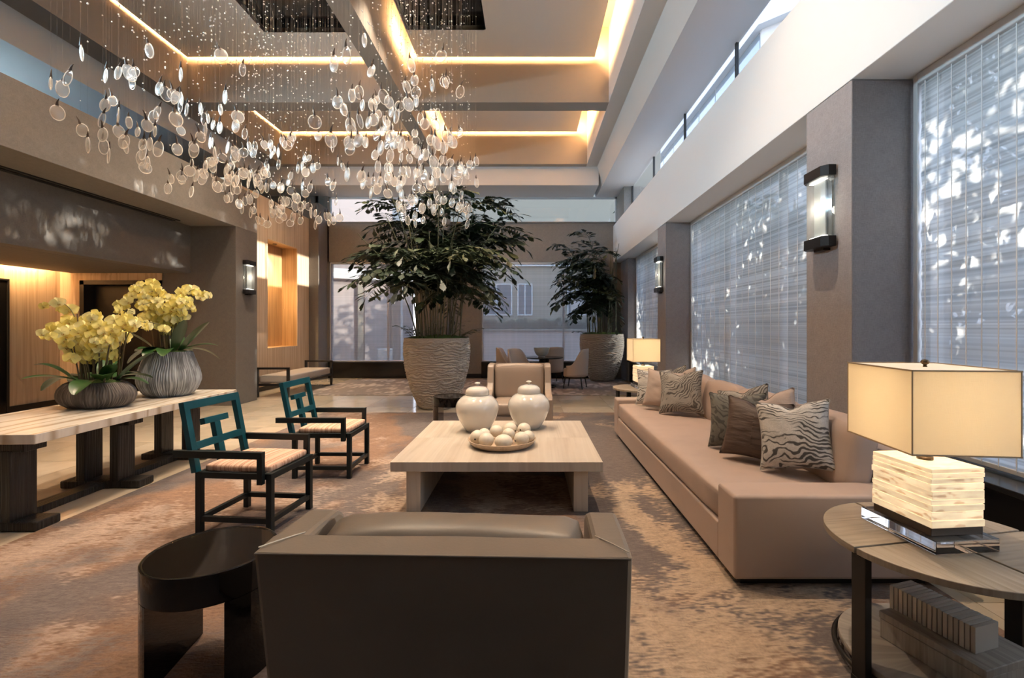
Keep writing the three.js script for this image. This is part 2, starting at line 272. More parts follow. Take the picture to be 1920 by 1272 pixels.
M.lacquerBlack = phy({ color: lin(.016, .014, .013), roughness: .3, clearcoat: .5 });
M.benchLeather = phy({ color: lin(.40, .36, .32), roughness: .38, bumpMap: leatherBump, bumpScale: .001 });
// ---------------------------------------------------------------- setting: floor
const X = (px, d) => (px - 993) * d / F, Y = (py, d) => EYE + (614 - py) * d / F;   // used only to read sizes off the photograph
struct('floor', [bx(-9.6, -.16, 3.2, 3.2, -.012, -14.7)], M.grout);
{ // polished stone tiles where the carpets leave the floor bare
  const fl = scene.getObjectByName('floor'); let k = 0;
  const T = .92, geo = bx(-T / 2 + .002, -.008, -T / 2 + .002, T / 2 - .002, 0, T / 2 - .002, .0015, false, 1);
  for (let i = 0; i < 14; i++) for (let j = 0; j < 20; j++) {
    const x0 = -9.52 + i * T, z0 = 2.9 - j * T, cx = x0 + T / 2, cz = z0 - T / 2;
    if (x0 > -3.7 && x0 + T < 2.2 && z0 < 2.2 && z0 - T > -8.3) continue;      // under the large carpet
    if (x0 > -5.0 && x0 + T < 2.5 && z0 < -10.7) continue;                       // under the far carpet
    if (cx > 2.95) continue;
    const m = part('tile', geo, M.tile[(i * 7 + j * 5) % 3], fl); m.position.set(cx, -.004, cz);
  }
}
{
  const rug = (name, label, x0, x1, d0, d1, mat) => {
    const g = new THREE.BoxGeometry(x1 - x0, .014, d1 - d0); g.translate((x0 + x1) / 2, .003, -(d0 + d1) / 2); muv(g);
    const o = part(name, [g], mat, scene); Object.assign(o.userData, { label, category: 'rug' });
  };
  rug('area_rug', 'large distressed rust and taupe rug under the seating group', -3.6, 2.33, -1.2, 8.39, M.rug);
  rug('area_rug', 'paler grey beige rug along the far windows under the dining set', -5.1, 2.62, 10.58, 13.7, M.rugFar);
}

// ---------------------------------------------------------------- setting: walls, beams, windows
// far wall: z from -14.29 to -14.6
const wf = structGroup('wall_far');
{
  const z0 = -14.29, z1 = -14.62, W2 = (x0, x1, y0, y1) => bx(x0, y0, z0, x1, y1, z1);
  part('wall_panel', [W2(-6.05, 3.2, 3.44, 4.63), W2(-3.37, -1.43, .0, 3.44), W2(2.05, 3.2, 0, 3.44), W2(-6.4, -5.97, 0, 4.63)], M.wall, wf);
  part('wall_panel', [W2(-6.4, -6.02, 4.63, 5.5), W2(2.62, 3.2, 4.63, 5.5), W2(-9.6, -6.3, 0, 5.5)], M.wall, wf);
  part('ledge', [bx(-5.97, 4.60, -14.24, 2.62, 4.635, -14.5, .004)], M.wall, wf);
  part('plinth', [bx(-5.97, 0, -14.2, -3.37, .47, z1, .006), bx(-1.43, 0, -14.2, 2.05, .47, z1, .006)], M.blackGloss, wf);
  part('baseboard', [bx(-3.37, 0, -14.26, -1.43, .12, -14.3, .004)], M.black, wf);
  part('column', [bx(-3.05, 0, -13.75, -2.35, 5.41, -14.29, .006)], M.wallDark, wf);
}
function windowFar(n, x0, x1, y0, y1, muls, blindOn) {
  const w = structGroup('window_' + n), t = .05, z = -14.45;
  part('window_frame', [bx(x0, y0, z - .03, x0 + t, y1, z + .05), bx(x1 - t, y0, z - .03, x1, y1, z + .05), bx(x0, y1 - t, z - .03, x1, y1, z + .05), bx(x0, y0, z - .03, x1, y0 + t * .6, z + .05)], M.alu, w);
  for (const m of muls) part('mullion', bx(m - .03, y0, z - .03, m + .03, y1, z + .03), M.alu, w);
  const xs = [x0, ...muls, x1];
  for (let i = 0; i + 1 < xs.length; i++) part('pane', bx(xs[i] + .01, y0 + .01, z - .003, xs[i + 1] - .01, y1 - .01, z + .003), M.glass, w);
}
windowFar(1, -5.97, -3.37, .47, 3.44, [-4.25]);
windowFar(2, -1.43, 2.05, .47, 3.44, [1.02]);
windowFar(3, -6.02, 2.62, 4.63, 5.41, [-2.6]);

// right side: beam, pillars, plinth, clerestory
const PX = 2.49, GX = 3.02;
const wr = structGroup('wall_right');
part('beam', [bx(PX, 3.42, 3.2, 3.25, 4.52, -14.3, .006)], M.beamWhite, wr);
const pillars = [[-.4, .2], [3.71, 4.32], [8.79, 9.34], [13.3, 14.3]];
for (const [a, b] of pillars) part('pillar', [bx(a > 13 ? 2.72 : PX, 0, -a, 3.25, 3.415, -b, .008)], M.linen, wr);
part('plinth', [bx(2.76, 0, -.2, 3.25, .55, -3.71), bx(2.76, 0, -4.32, 3.25, .55, -8.79), bx(2.76, 0, -9.34, 3.25, .55, -13.3)], M.blackGloss, wr);
part('sill', [bx(2.70, .55, -.2, 3.25, .585, -3.71, .006), bx(2.70, .55, -4.32, 3.25, .585, -8.79, .006), bx(2.70, .55, -9.34, 3.25, .585, -13.3, .006)], M.blackGloss, wr);
part('wall_panel', [bx(2.49, 0, 3.2, 3.25, 3.42, 2.6)], M.linen, wr);
function windowRight(n, d0, d1, y0, y1, muls) {
  const w = structGroup('window_' + n), t = .06, x = 3.1;
  part('window_frame', [bx(x - .05, y0, -d0, x + .05, y1, -d0 - t), bx(x - .05, y0, -d1 + t, x + .05, y1, -d1), bx(x - .05, y1 - t, -d0, x + .05, y1, -d1), bx(x - .05, y0, -d0, x + .05, y0 + t * .5, -d1)], M.alu, w);
  for (const m of muls) part('mullion', bx(x - .04, y0, -m - .03, x + .04, y1, -m + .03), M.alu, w);
  const ds = [d0, ...muls, d1];
  for (let i = 0; i + 1 < ds.length; i++) part('pane', bx(x - .003, y0 + .01, -ds[i] - .01, x + .003, y1 - .01, -ds[i + 1] + .01), M.glass, w);
}
windowRight(4, .2, 3.71, .585, 3.42, [2.1]);
part('wall_panel', [bx(2.76, 0, 2.6, 3.25, 3.42, -.2)], M.linen, wr);  // out of view; closes off window light beside the camera
windowRight(5, 4.32, 8.79, .585, 3.42, [5.85, 7.3]);
windowRight(6, 9.34, 13.3, .585, 3.42, [10.7, 12]);
{ // clerestory over the right beam
  const w = structGroup('window_7'), x = 2.85, ds = [-2.9, -.2, 2.2, 4.4, 6.6, 8.8, 11.0, 13.3];
  for (const m of ds) part('mullion', bx(x - .02, 4.52, -m - .02, x + .02, 5.41, -m + .02), M.black, w);
  for (let i = 0; i + 1 < ds.length; i++) part('pane', bx(x - .004, 4.52, -ds[i] - .02, x + .004, 5.41, -ds[i + 1] + .02), M.glass, w);
  part('wall_panel', [bx(2.62, 4.52, -13.32, 3.25, 5.41, -14.3)], M.wall, w);
}

// left side: portal beam and pillar, recessed alcove, timber wall with niche
const LX = -5.63, PD0 = 9.2, PD1 = 9.92;
const wl = structGroup('wall_left');
part('portal_beam', [bx(-6.5, 3.44, 3.2, LX, 4.22, -PD1, .006)], M.wall, wl);
part('added_dark_cap', [bx(-8.18, 4.302, 3.2, -6.5, 4.31, -PD1 + .02), bx(-6.49, 4.221, 3.2, LX - .012, 4.2225, -PD1 + .01)], M.absorber, wl);  // added unseen cap, soaks up strip light before it bounces to the soffit
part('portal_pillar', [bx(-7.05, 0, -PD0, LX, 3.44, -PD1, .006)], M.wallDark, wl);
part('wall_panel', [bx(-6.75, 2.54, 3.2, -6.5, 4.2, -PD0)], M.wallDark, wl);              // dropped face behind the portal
part('vent', [bx(-6.5, 3.425, 1, -6.42, 3.442, -PD0 + .5), bx(-6.36, 3.425, 1, -6.33, 3.442, -PD0 + .5)], M.black, wl);
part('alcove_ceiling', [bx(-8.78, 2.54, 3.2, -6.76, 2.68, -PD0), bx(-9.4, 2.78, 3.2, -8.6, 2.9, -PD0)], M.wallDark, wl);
part('wall_panel', [bx(-9.35, 0, 3.2, -9.0, 2.8, -PD0 - .4)], M.panelWood, wl);
part('baseboard', [bx(-9.0, 0, 3.2, -8.97, .13, -PD0, .003)], M.black, wl);
part('wall_panel', [bx(-9.0, 0, -PD0, -8.62, 2.9, -PD0 - .3), bx(-8.62, 2.40, -PD0, -7.03, 2.9, -PD0 - .3)], M.panelWood, wl);
part('wall_panel', [bx(-9.6, 4.2, 3.2, -6.5, 4.3, -PD1), bx(-8.4, 4.3, -9.9, -8.2, 5.5, -14.3), bx(-9.8, 0, 3.2, -9.6, 4.3, -14.6)], M.wall, wl);
{ // dark doorway in the alcove's end wall
  const dr = structGroup('door_1');
  part('door_frame', [bx(-8.62, 0, -PD0 + .01, -8.54, 2.4, -PD0 - .3), bx(-7.13, 0, -PD0 + .01, -7.05, 2.4, -PD0 - .3), bx(-8.62, 2.32, -PD0 + .01, -7.05, 2.4, -PD0 - .3)], M.black, dr);
  part('door_leaf', [bx(-8.54, .02, -PD0 - .22, -7.60, 2.31, -PD0 - .28, .004)], M.black, dr);
  part('door_leaf', [bx(-7.59, .02, -PD0 - .2, -7.14, 2.31, -PD0 - .26, .004)], std({ color: lin(.05, .036, .028), roughness: .5 }), dr);
}
{ // timber wall: vertical boards, niche cut out of them
  const x = -6.29, g = structGroup('wall_timber'), T = 4.6;
  const n0 = 11.53, n1 = 13.0, ny0 = 1.0, ny1 = 3.63, xi = x - .42;
  const cuts = [9.92, 10.72, n0, 12.26, n1, 13.68];
  for (let i = 0; i + 1 < cuts.length; i++) {
    const a = cuts[i] + .002, b = cuts[i + 1] - .002;
    if (a > n0 - .01 && b < n1 + .01) { part('board', bx(x, 0, -a, x - .12, ny0, -b, .002), M.panelWood, g); part('board', bx(x, ny1, -a, x - .12, T, -b, .002), M.panelWood, g); }
    else part('board', bx(x, 0, -a, x - .12, T, -b, .002), M.panelWood, g);
  }
  part('niche', [bx(xi - .02, ny0 - .02, -n0 + .02, xi, ny1 + .02, -n1 - .02), bx(xi, ny0 - .02, -n0 + .02, x - .02, ny0, -n1), bx(xi, ny1, -n0 + .02, x - .02, ny1 + .02, -n1), bx(xi, ny0, -n0, x - .02, ny1, -n0 + .02), bx(xi, ny0, -n1, x - .02, ny1, -n1 - .02)], M.nicheWood, g);
  part('column', [bx(-6.29, 0, -13.68, -6.02, 5.05, -14.29, .004)], M.wallDark, g);
  part('baseboard', [bx(x - .01, 0, -9.92, x + .015, .1, -13.68)], M.black, g);
}
{ // unseen high window strip over the left portal, placed to light the right beam
  const w = structGroup('window_8'), x = -8.3; for (let i = 0; i < 7; i++) part('mullion', bx(x - .03, 4.3, 3.1 - i * 2.15, x + .03, 5.41, 3.04 - i * 2.15), M.alu, w);
  for (let i = 0; i < 6; i++) part('pane', bx(x - .004, 4.3, 3.04 - i * 2.15, x + .004, 5.41, 3.1 - (i + 1) * 2.15), M.glass, w);
}
aLight(new THREE.Color(.58, .83, 1), UNSEEN_STRIP, 7, .6, V3(-8.12, 4.78, -4.2), V3(-7.12, 3.25, -4.2));  // unseen cool strip, aimed down and across to light the right beam
struct('added_dark_roof', [bx(-22, 4.0, 3.4, -8.42, 4.25, -14.5)], std({ color: lin(.035, .034, .033), roughness: .9 }));  // added out of view, keeps ground light off the left soffit
struct('wall_rear', [bx(-9.8, 0, 3.2, 3.25, 7.6, 3.5)], std({ color: lin(.07, .062, .055), roughness: .8 }));  // out of view; kept dark so little light returns to near faces

// ---------------------------------------------------------------- setting: ceiling with two rows of lit coffers
const ceil = structGroup('ceiling');
{
  const S = 5.41, B = 5.92, TOP = 7.40, N = 3.2;
  part('slab', [bx(-8.5, TOP, 3.5, 2.9, TOP + .2, -14.6)], M.coffer, ceil);
  part('soffit', [prism([[2.88, S], [2.01, S], [1.86, B], [1.556, B], [1.556, TOP], [2.88, TOP]], 'z', 3.2, -14.6)], M.soffit, ceil);
  part('soffit', [bx(1.9, S, -13.2, -9.6, B, -14.6), bx(1.7, B, -13.2, -9.6, TOP, -14.6)], M.soffit, ceil);
  part('soffit', [bx(-7.16, S, 3.2, -8.5, TOP, -13.2)], M.soffit, ceil);
  part('soffit', [bx(1.6, B, 3.2, -7.16, B + .3, -3.1)], M.soffit, ceil);
  // beams between the coffers
  part('beam', [bx(-2.752, B, -3.1, -2.435, TOP, -12.99)], M.coffer, ceil);
  part('beam', [bx(1.556, B, -9.43, -2.435, TOP, -9.80)], M.coffer, ceil);
  part('beam', [bx(-2.752, B, -9.43, -6.72, TOP, -9.80)], M.coffer, ceil);
  part('beam', [bx(1.556, B, -12.99, -7.16, TOP, -13.2)], M.coffer, ceil);
  part('beam', [bx(-6.72, B, -3.1, -7.16, TOP, -13.2)], M.coffer, ceil);
  part('beam', [bx(1.556, B, -2.9, -7.16, TOP, -3.1)], M.coffer, ceil);
  // floating panels with a light strip on their upper rim
  const P = EYE + 5.26, pan = [[-2.19, 1.27, 3.5, 9.337], [-2.19, 1.27, 10.05, 12.9], [-6.66, -3.0, 3.5, 9.337], [-6.66, -3.0, 10.05, 12.9]];
  const hole = [[-2.155, -.794, 4.4, 8.47], null, [-4.71, -3.05, 4.4, 8.54], null];
  pan.forEach(([x0, x1, d0, d1], i) => {
    const h = hole[i], gs = [];
    if (!h) gs.push(bx(x0, P, -d0, x1, P + .07, -d1));
    else gs.push(bx(x0, P, -d0, x1, P + .07, -h[2]), bx(x0, P, -h[3], x1, P + .07, -d1), bx(x0, P, -h[2], h[0], P + .07, -h[3]), bx(h[1], P, -h[2], x1, P + .07, -h[3]));
    part('coffer_panel', gs, M.panel, ceil);
    part('hanger', [[x0 + .5, d0 + .5], [x1 - .5, d0 + .5], [x0 + .5, d1 - .5], [x1 - .5, d1 - .5]].map(([x, d]) => bx(x - .01, P + .07, -d - .01, x + .01, TOP, -d + .01)), M.black, ceil);
    const q = .03, cx = (x0 + x1) / 2, cd = (d0 + d1) / 2;
    part('cove_light', [bx(x0 + .01, P + .07, -d0 - .02, x0 + q, P + .085, -d1 + .02), bx(x1 - q, P + .07, -d0 - .02, x1 - .01, P + .085, -d1 + .02), bx(x0 + .02, P + .07, -d0 - q, x1 - .02, P + .085, -d0 - .01), bx(x0 + .02, P + .07, -d1 + q, x1 - .02, P + .085, -d1 + .01)], M.coveGlow, ceil);
    const warm = new THREE.Color(1, .51, .20), I = COVE, y = P + .11;
    const far = i % 2 ? 1 : .8;
    aLight(warm, I, d1 - d0, .04, V3(x0 + .03, y, -cd), V3(x0 - 1, y + .12, -cd));
    aLight(warm, I, d1 - d0, .04, V3(x1 - .03, y, -cd), V3(x1 + 1, y + .12, -cd));
    aLight(warm, I * far, x1 - x0, .04, V3(cx, y, -d0 - .03), V3(cx, y + .12, -d0 + 1));
    aLight(warm, I * far, x1 - x0, .04, V3(cx, y, -d1 + .03), V3(cx, y + .12, -d1 - 1));
    if (h) part('canopy', [bx(h[0], P + .16, -h[2], h[1], P + .2, -h[3]), bx(h[0] - .02, P, -h[2], h[0], P + .2, -h[3]), bx(h[1], P, -h[2], h[1] + .02, P + .2, -h[3]), bx(h[0], P, -h[3] - .02, h[1], P + .2, -h[3]), bx(h[0], P, -h[2], h[1], P + .2, -h[2] + .02)], M.blackGloss, ceil);
  });
  // cove in the alcove
  part('cove_light', [bx(-8.80, 2.70, .5, -8.78, 2.72, -8.9)], M.coveGlow, ceil);
  aLight(new THREE.Color(1, .58, .26), COVE * .55, 8.4, .05, V3(-8.81, 2.74, -4.7), V3(-9.1, 2.62, -4.7));
}

// ---------------------------------------------------------------- downlights
function downlight(x, y, d, label, I, cone = .5, color = new THREE.Color(1, .82, .62), group, aim) {
  const t = thing('downlight', label, 'downlight', [x, y, -d], 0, group);
  part('trim_ring', lathe([[.035, -.004], [.052, -.006], [.055, 0], [.05, .03], [.036, .03], [.035, -.004]], 20), M.black, t);
  part('lens', lathe([[0, .012], [.034, .012], [.034, .02], [0, .02]], 16), M.glow, t);
  const s = new THREE.SpotLight(color, I, 0, cone, .7, 2); s.position.set(x, y - .012, -d); s.target.position.set(aim ? aim[0] : x, 0, aim ? aim[1] : -d); s.castShadow = true; s.shadow.radius = 2; scene.add(s, s.target);
  return t;
}
{
  const y = EYE + 5.26 + .16;
  for (const [x, d, l] of [[-4.15, 7.35, 'left rear'], [-4.02, 7.95, 'left'], [-3.42, 7.95, 'right']])
    downlight(x, y, d - .05, `small bright downlight in the black canopy over the left chandelier, ${l} of three`, SPOT, .7);
  for (const [x, d, l] of [[-1.88, 7.95, 'left'], [-1.99, 7.25, 'middle'], [-1.20, 7.95, 'right']])
    downlight(x, y, d - .05, `small bright downlight in the black canopy over the right chandelier, ${l} of three`, SPOT, .7);
  for (const [x, d] of [[-4.0, 5.2], [-1.5, 5.2]]) downlight(x, y, d, x < -3 ? 'unseen downlight in the black canopy nearest the camera over the left chandelier, lighting the rug' : 'unseen downlight in the black canopy nearest the camera over the right chandelier, lighting the rug', SPOT, .7);  // out of view, placed to light the rug from above
  for (const [x, d, l] of [[-5.6, 3.95, 'left'], [-2.05, 3.95, 'middle'], [.9, 3.95, 'right']]) downlight(x, EYE + 5.255, d, `unseen downlight in the grey ceiling panels lighting the foreground rug, ${l} of three`, SPOT * .75, .85, new THREE.Color(1, .76, .54));  // out of view, warm pools for the foreground rug
  downlight(-4.95, EYE + 5.255, 11.45, 'round white downlight in the far left grey ceiling panel', SPOT * .5, .6);
  downlight(-6.5, 3.625, 12.25, 'small downlight in the top of the timber wall niche', 22, .75, new THREE.Color(1, .68, .36), null, [-6.42, -12.4]);
}

// ---------------------------------------------------------------- blinds
function blindRight(d0, d1, label, nCord) {
  const b = thing('woven_blind', label, 'blind', [2.96, .6, -(d0 + d1) / 2]); const w = d1 - d0 - .1, h = 2.72;
  const g = new THREE.PlaneGeometry(w, h, 40, 60); g.rotateY(-Math.PI / 2); g.translate(0, h / 2 + .02, 0);
  const p = g.attributes.position; for (let i = 0; i < p.count; i++) p.setX(i, .006 * Math.sin(p.getY(i) * 42 + Math.sin(p.getZ(i) * 3) * .6) * sstep(0, .4, h - p.getY(i)) + .006 * noise(p.getZ(i) * 2 + 9, p.getY(i) * 3));
  g.computeVertexNormals(); const n = g.attributes.normal, u = g.attributes.uv; for (let i = 0; i < u.count; i++) u.setXY(i, p.getZ(i), p.getY(i));
  part('fabric', g, M.blind, b);
  part('headrail', bx(-.03, h + .02, -w / 2, .03, h + .10, w / 2, .008), M.alu, b);
  part('bottom_rail', bx(-.012, .0, -w / 2, .012, .03, w / 2, .004), M.alu, b);
  for (let i = 0; i < nCord; i++) { const z = -w / 2 + w * (i + .5) / nCord; part('cord', bx(-.017, .02, z - .003, -.013, h + .03, z + .003), M.cord, b); }
  for (const s of [-1, 1]) part('guide', bx(-.02, 0, s * (w / 2 + .03) - .02, .02, h + .1, s * (w / 2 + .03) + .02, .003), M.alu, b);
}
blindRight(.22, 3.68, 'woven blind with white cords on the near right window behind the big lamp', 30);
blindRight(4.34, 8.77, 'pale woven blind on the tall window directly behind the sofa', 22);
blindRight(9.36, 13.28, 'woven blind on the farthest right window beside the corner pot', 12);
function blindFar(x0, x1, label) {
  const b = thing('sheer_blind', label, 'blind', [(x0 + x1) / 2, .49, -14.34]); const w = x1 - x0 - .08, h = 2.9;
  const g = new THREE.PlaneGeometry(w, h, 30, 20); g.translate(0, h / 2, 0); const u = g.attributes.uv, p = g.attributes.position; for (let i = 0; i < u.count; i++) { u.setXY(i, p.getX(i), p.getY(i)); p.setZ(i, .006 * Math.sin(p.getX(i) * 3) + .004 * noise(p.getX(i) * 3 + 20, p.getY(i))); }
  g.computeVertexNormals();
  part('fabric', g, M.sheer, b); part('headrail', bx(-w / 2, h, -.03, w / 2, h + .05, .03, .006), M.alu, b); part('bottom_rail', bx(-w / 2, -.012, -.01, w / 2, .012, .01, .003), M.alu, b);
  for (const s of [-1, 1]) part('guide', bx(s * (w / 2 + .02) - .012, -.01, -.015, s * (w / 2 + .02) + .012, h + .04, .015, .003), M.alu, b);
}
blindFar(-5.97, -3.37, 'sheer roller blind on the far left window beside the bench');
blindFar(-1.43, 2.05, 'sheer roller blind on the far window behind the dining table');

// wall sconces
function sconce(label, pos, turn) {
  const s = thing('wall_sconce', label, 'sconce', pos, turn); // faces +z, wall at z = 0, y from 0 to .66
  const w = .33, pr = p => p;
  part('back_plate', bx(-w * .34, .06, 0, w * .34, .6, .02, .004), M.blackMetal, s);
  for (const [y0, y1] of [[0, .085], [.575, .66]]) part('bracket', [prism([[-w / 2, .015], [w / 2, .015], [w / 2, .075], [w * .36, .115], [-w * .36, .115], [-w / 2, .075]], 'y', y0, y1, .003), bx(-w * .2, y0 > .3 ? y1 : y0 - .02, 0, w * .2, y0 > .3 ? y1 + .015 : y0, .06)], M.blackMetal, s);
  part('crystal', [prism([[-w * .5, .03], [w * .5, .03], [w * .5, .05], [w * .3, .10], [-w * .3, .10], [-w * .5, .05]], 'y', .087, .573, .004)], M.crystal, s);
  part('frosted_core', bx(-w * .24, .1, .035, w * .24, .56, .05, .006), M.frost, s);
  for (const y of [.094, .562]) part('light_strip', bx(-w * .3, y, .04, w * .3, y + .006, .08), M.sconceGlow, s);
  const o = V3(0, .33, .16).applyAxisAngle(V3(0, 1, 0), turn).add(V3(...pos));
  pLight(new THREE.Color(1, .86, .7), .12, o, 2);
}
M.crystal = phy({ color: lin(.97, 1, .99), roughness: .06, transmission: .92, thickness: 0, ior: 1.5 });
M.frost = phy({ color: lin(.5, .53, .53), roughness: .35, transmission: .4, thickness: 0 });
M.sconceGlow = std({ color: lin(1, 1, 1), emissive: lin(1, .92, .82), emissiveIntensity: 1.6 });
sconce('crystal sconce in black brackets on the near right pillar above the sofa', [PX, 2.16, -4.04], -Math.PI / 2);
sconce('crystal sconce in black brackets on the second right pillar near the corner plant', [PX, 2.16, -9.06], -Math.PI / 2);
sconce('crystal sconce in black brackets on the left pillar beside the timber wall', [LX, 2.16, -9.56], Math.PI / 2);

{ // black screen on the alcove's timber wall
  const t = thing('wall_screen', 'tall black panel on the timber wall behind the orchids', 'screen', [-9.0, 0, -5.6]);
  part('panel', bx(0, .0, -2.62, .05, 2.30, 2.6, .008), M.blackGloss, t);
  part('frame', [bx(.0, 2.30, -2.65, .065, 2.33, 2.6, .004), bx(0, 0, -2.65, .065, 2.33, -2.62, .004)], M.black, t);
}

// ---------------------------------------------------------------- outdoors
{
  const g = new THREE.BoxGeometry(120, .2, 120); g.translate(20, -.3, -20); struct('ground', [muv(g)], std({ color: lin(.25, .225, .21), roughness: .9, map: tex(256, 256, (u, v) => { const k = .8 + .35 * fbm(u * 8, v * 8, 8, 5); return [k, k, k]; }, [.1, .1]) }));
  const ext = [std({ color: lin(.25, .228, .17), roughness: .85 }), std({ color: lin(.26, .225, .21), roughness: .85 }), std({ color: lin(.60, .60, .58), roughness: .8 }), phy({ color: lin(.10, .13, .15), roughness: .08, clearcoat: 1 }), std({ color: lin(.38, .33, .30), roughness: .9 })];
  const bld = (label, pos, turn, w, h, dp, cols, rows, mats, wall) => {
    const b = thing('building', label, 'building', pos, turn); part('wall', bx(-w / 2, 0, 0, w / 2, h, -dp, .02), ext[wall], b);
    for (const r of rows) for (const c of cols) { const f = part('window', [bx(c[0] - .06, r[0] - .06, -.02, c[1] + .06, r[0], .06), bx(c[0] - .06, r[1], -.02, c[1] + .06, r[1] + .06, .06), bx(c[0] - .06, r[0], -.02, c[0], r[1], .06), bx(c[1], r[0], -.02, c[1] + .06, r[1], .06), bx((c[0] + c[1]) / 2 - .03, r[0], -.02, (c[0] + c[1]) / 2 + .03, r[1], .05)], ext[2], b); part('glass', bx(c[0], r[0], -.01, c[1], r[1], .02), ext[3], f); }
    return b;
  };
  // seen through the far window: pale block with windows, then a wing to the left
  const b1 = bld('pale stucco block with grey windows seen through the far window', [.6, -.2, -26], 0, 13, 14, 6, [[-4.9, -4.2], [-3.2, -1.6], [-1.2, -.5], [1.5, 2.8], [4, 5]], [[2.4, 4.0], [10.6, 12]], 0, 0);
  part('trim', [bx(-6.5, 5.0, 0, 6.5, 5.25, .12), bx(-6.5, 9.0, 0, 6.5, 9.2, .12)], ext[2], b1);
  const b2 = thing('building', 'beige panelled wing with pale pilasters seen through the far left window', 'building', [-8.6, -.2, -18.2], .62); part('wall', bx(-7, 0, 0, 4.4, 9, -4, .02), ext[1], b2);
  for (let i = 0; i < 7; i++) part('pilaster', bx(-5 + i * 1.4, 0, 0, -4.78 + i * 1.4, 3.6, .16, .01), ext[0], b2);
  for (let i = 0; i < 6; i++) part('panel', bx(-4.7 + i * 1.4, .3, 0, -3.7 + i * 1.4, 3.4, .05, .01), ext[4], b2);
  part('cornice', bx(-7, 3.6, 0, 4.4, 4.0, .3, .02), ext[2], b2);
  const cl = thing('white_column', 'square white column outside the far left window', 'column', [-4.45, -.2, -16.2]); part('shaft', bx(-.14, .1, -.14, .14, 6, .14, .01), ext[2], cl); part('base', bx(-.2, 0, -.2, .2, .12, .2, .01), ext[2], cl);
  const pl = thing('garden_wall', 'low tan retaining wall with planting seen through the far window', 'wall', [1.0, -.2, -19.5]); part('wall', bx(-5.5, 0, 0, 7, 1.55, -.5, .02), std({ color: lin(.50, .40, .35), roughness: .9 }), pl); part('coping', bx(-5.55, 1.55, .06, 7, 1.63, -.56, .01), ext[0], pl);
  // planting on that wall
  const leaf = new THREE.PlaneGeometry(.05, .22, 1, 2); leaf.translate(0, .11, 0);
  const scatter = (name, label, cat, n, f, mat, geo) => { const m = new THREE.InstancedMesh(geo, mat, n), o = new THREE.Object3D(); for (let i = 0; i < n; i++) { f(o, i); o.updateMatrix(); m.setMatrixAt(i, o.matrix); } m.name = numbered(name); m.userData = { label, category: cat, kind: 'stuff' }; scene.add(m); return m; };
  scatter('border_foliage', 'grey green border planting along the top of the garden wall', 'plants', 2600, o => { o.position.set(rr(-4.4, 8), 1.42 + rr(-.05, .1), -19.5 - rr(.1, .4)); o.rotation.set(rr(-.7, .7), rr(0, 6), rr(-.7, .7)); o.scale.setScalar(rr(.8, 2.0)); }, phy({ color: lin(.16, .17, .11), roughness: .8, side: THREE.DoubleSide }), leaf);
  // a garden chair beyond the far left window
  const gc = thing('garden_chair', 'white garden armchair on the terrace outside the far left window', 'chair', [-4.9, -.2, -16.6], .5);
  for (const [x, z] of [[-.28, -.28], [.28, -.28], [-.28, .28], [.28, .28]]) part('leg', bx(x - .03, 0, z - .03, x + .03, .42, z + .03, .004), ext[2], gc);
  part('seat', bx(-.32, .42, -.32, .32, .52, .32, .03), ext[2], gc); part('backrest', bx(-.32, .52, -.34, .32, .95, -.24, .03), ext[2], gc); for (const s of [-1, 1]) part('arm', bx(s * .32 - .03, .66, -.32, s * .32 + .03, .71, .32, .01), ext[2], gc);

  // right side: pale building whose upper storey shows over the beam, trees and a hedge before it
  const white3 = std({ color: lin(.74, .75, .76), roughness: .7 });
  const b3 = thing('building', 'tall white building with glass bands seen through the right clerestory', 'building', [12, -.2, -24]);
  part('wall', [prism([[0, -1.2], [1.2, 0], [14, 0], [14, -40], [0, -40]], 'y', 0, 14.2), prism([[.4, -1.6], [1.6, -.4], [14, -.4], [14, -40], [.4, -40]], 'y', 14.2, 17.6), prism([[0, -1.2], [1.2, 0], [14, 0], [14, -40], [0, -40]], 'y', 17.6, 36)], white3, b3);
  const band = phy({ color: lin(.16, .21, .25), roughness: .1, clearcoat: 1 });
  for (const y of [6.2, 10.2, 14.25, 20.4]) for (let i = 0; i < 12; i++) { part('glass_band', bx(y === 14.25 ? .36 : -.04, y, -1.8 - i * 3.1, .5, y + (y === 14.25 ? 3.3 : 2.2), -4.75 - i * 3.1), band, b3); }
  const leafG = (() => { const s = new THREE.Shape(); s.moveTo(0, 0); s.quadraticCurveTo(.045, .05, 0, .15); s.quadraticCurveTo(-.045, .05, 0, 0); return new THREE.ShapeGeometry(s, 3); })();
  const tm = [phy({ color: lin(.055, .085, .045), roughness: .6, side: THREE.DoubleSide }), phy({ color: lin(.075, .10, .05), roughness: .6, side: THREE.DoubleSide })];
  const tree = (x, d, h, r, label, n, k) => {
    const t = thing('tree', label, 'tree', [x, -.2, -d]);
    part('trunk', taper([V3(0, 0, 0), V3(.06, h * .35, .05), V3(-.05, h * .7, 0), V3(0, h * .95, .05)], .16, .04, 12, 8), M.cane, t);
    for (let i = 0; i < 6; i++) { const a = i * 1.05 + k, y = h * (.35 + i * .07); part('branch', taper([V3(0, y, 0), V3(Math.cos(a) * r * .4, y + r * .3, Math.sin(a) * r * .4), V3(Math.cos(a) * r * .8, y + r * .55, Math.sin(a) * r * .8)], .06, .015, 6, 5), M.cane, t); }
    const cl = []; for (let i = 0; i < 60; i++) { const a = rr(0, 6.28), q = Math.sqrt(rnd()) * r * .9; cl.push([Math.cos(a) * q, h * rr(.16, .95), Math.sin(a) * q, rr(.45, .85) * r * .5]); }
    const m = new THREE.InstancedMesh(leafG, tm[k % 2], n), o = new THREE.Object3D();
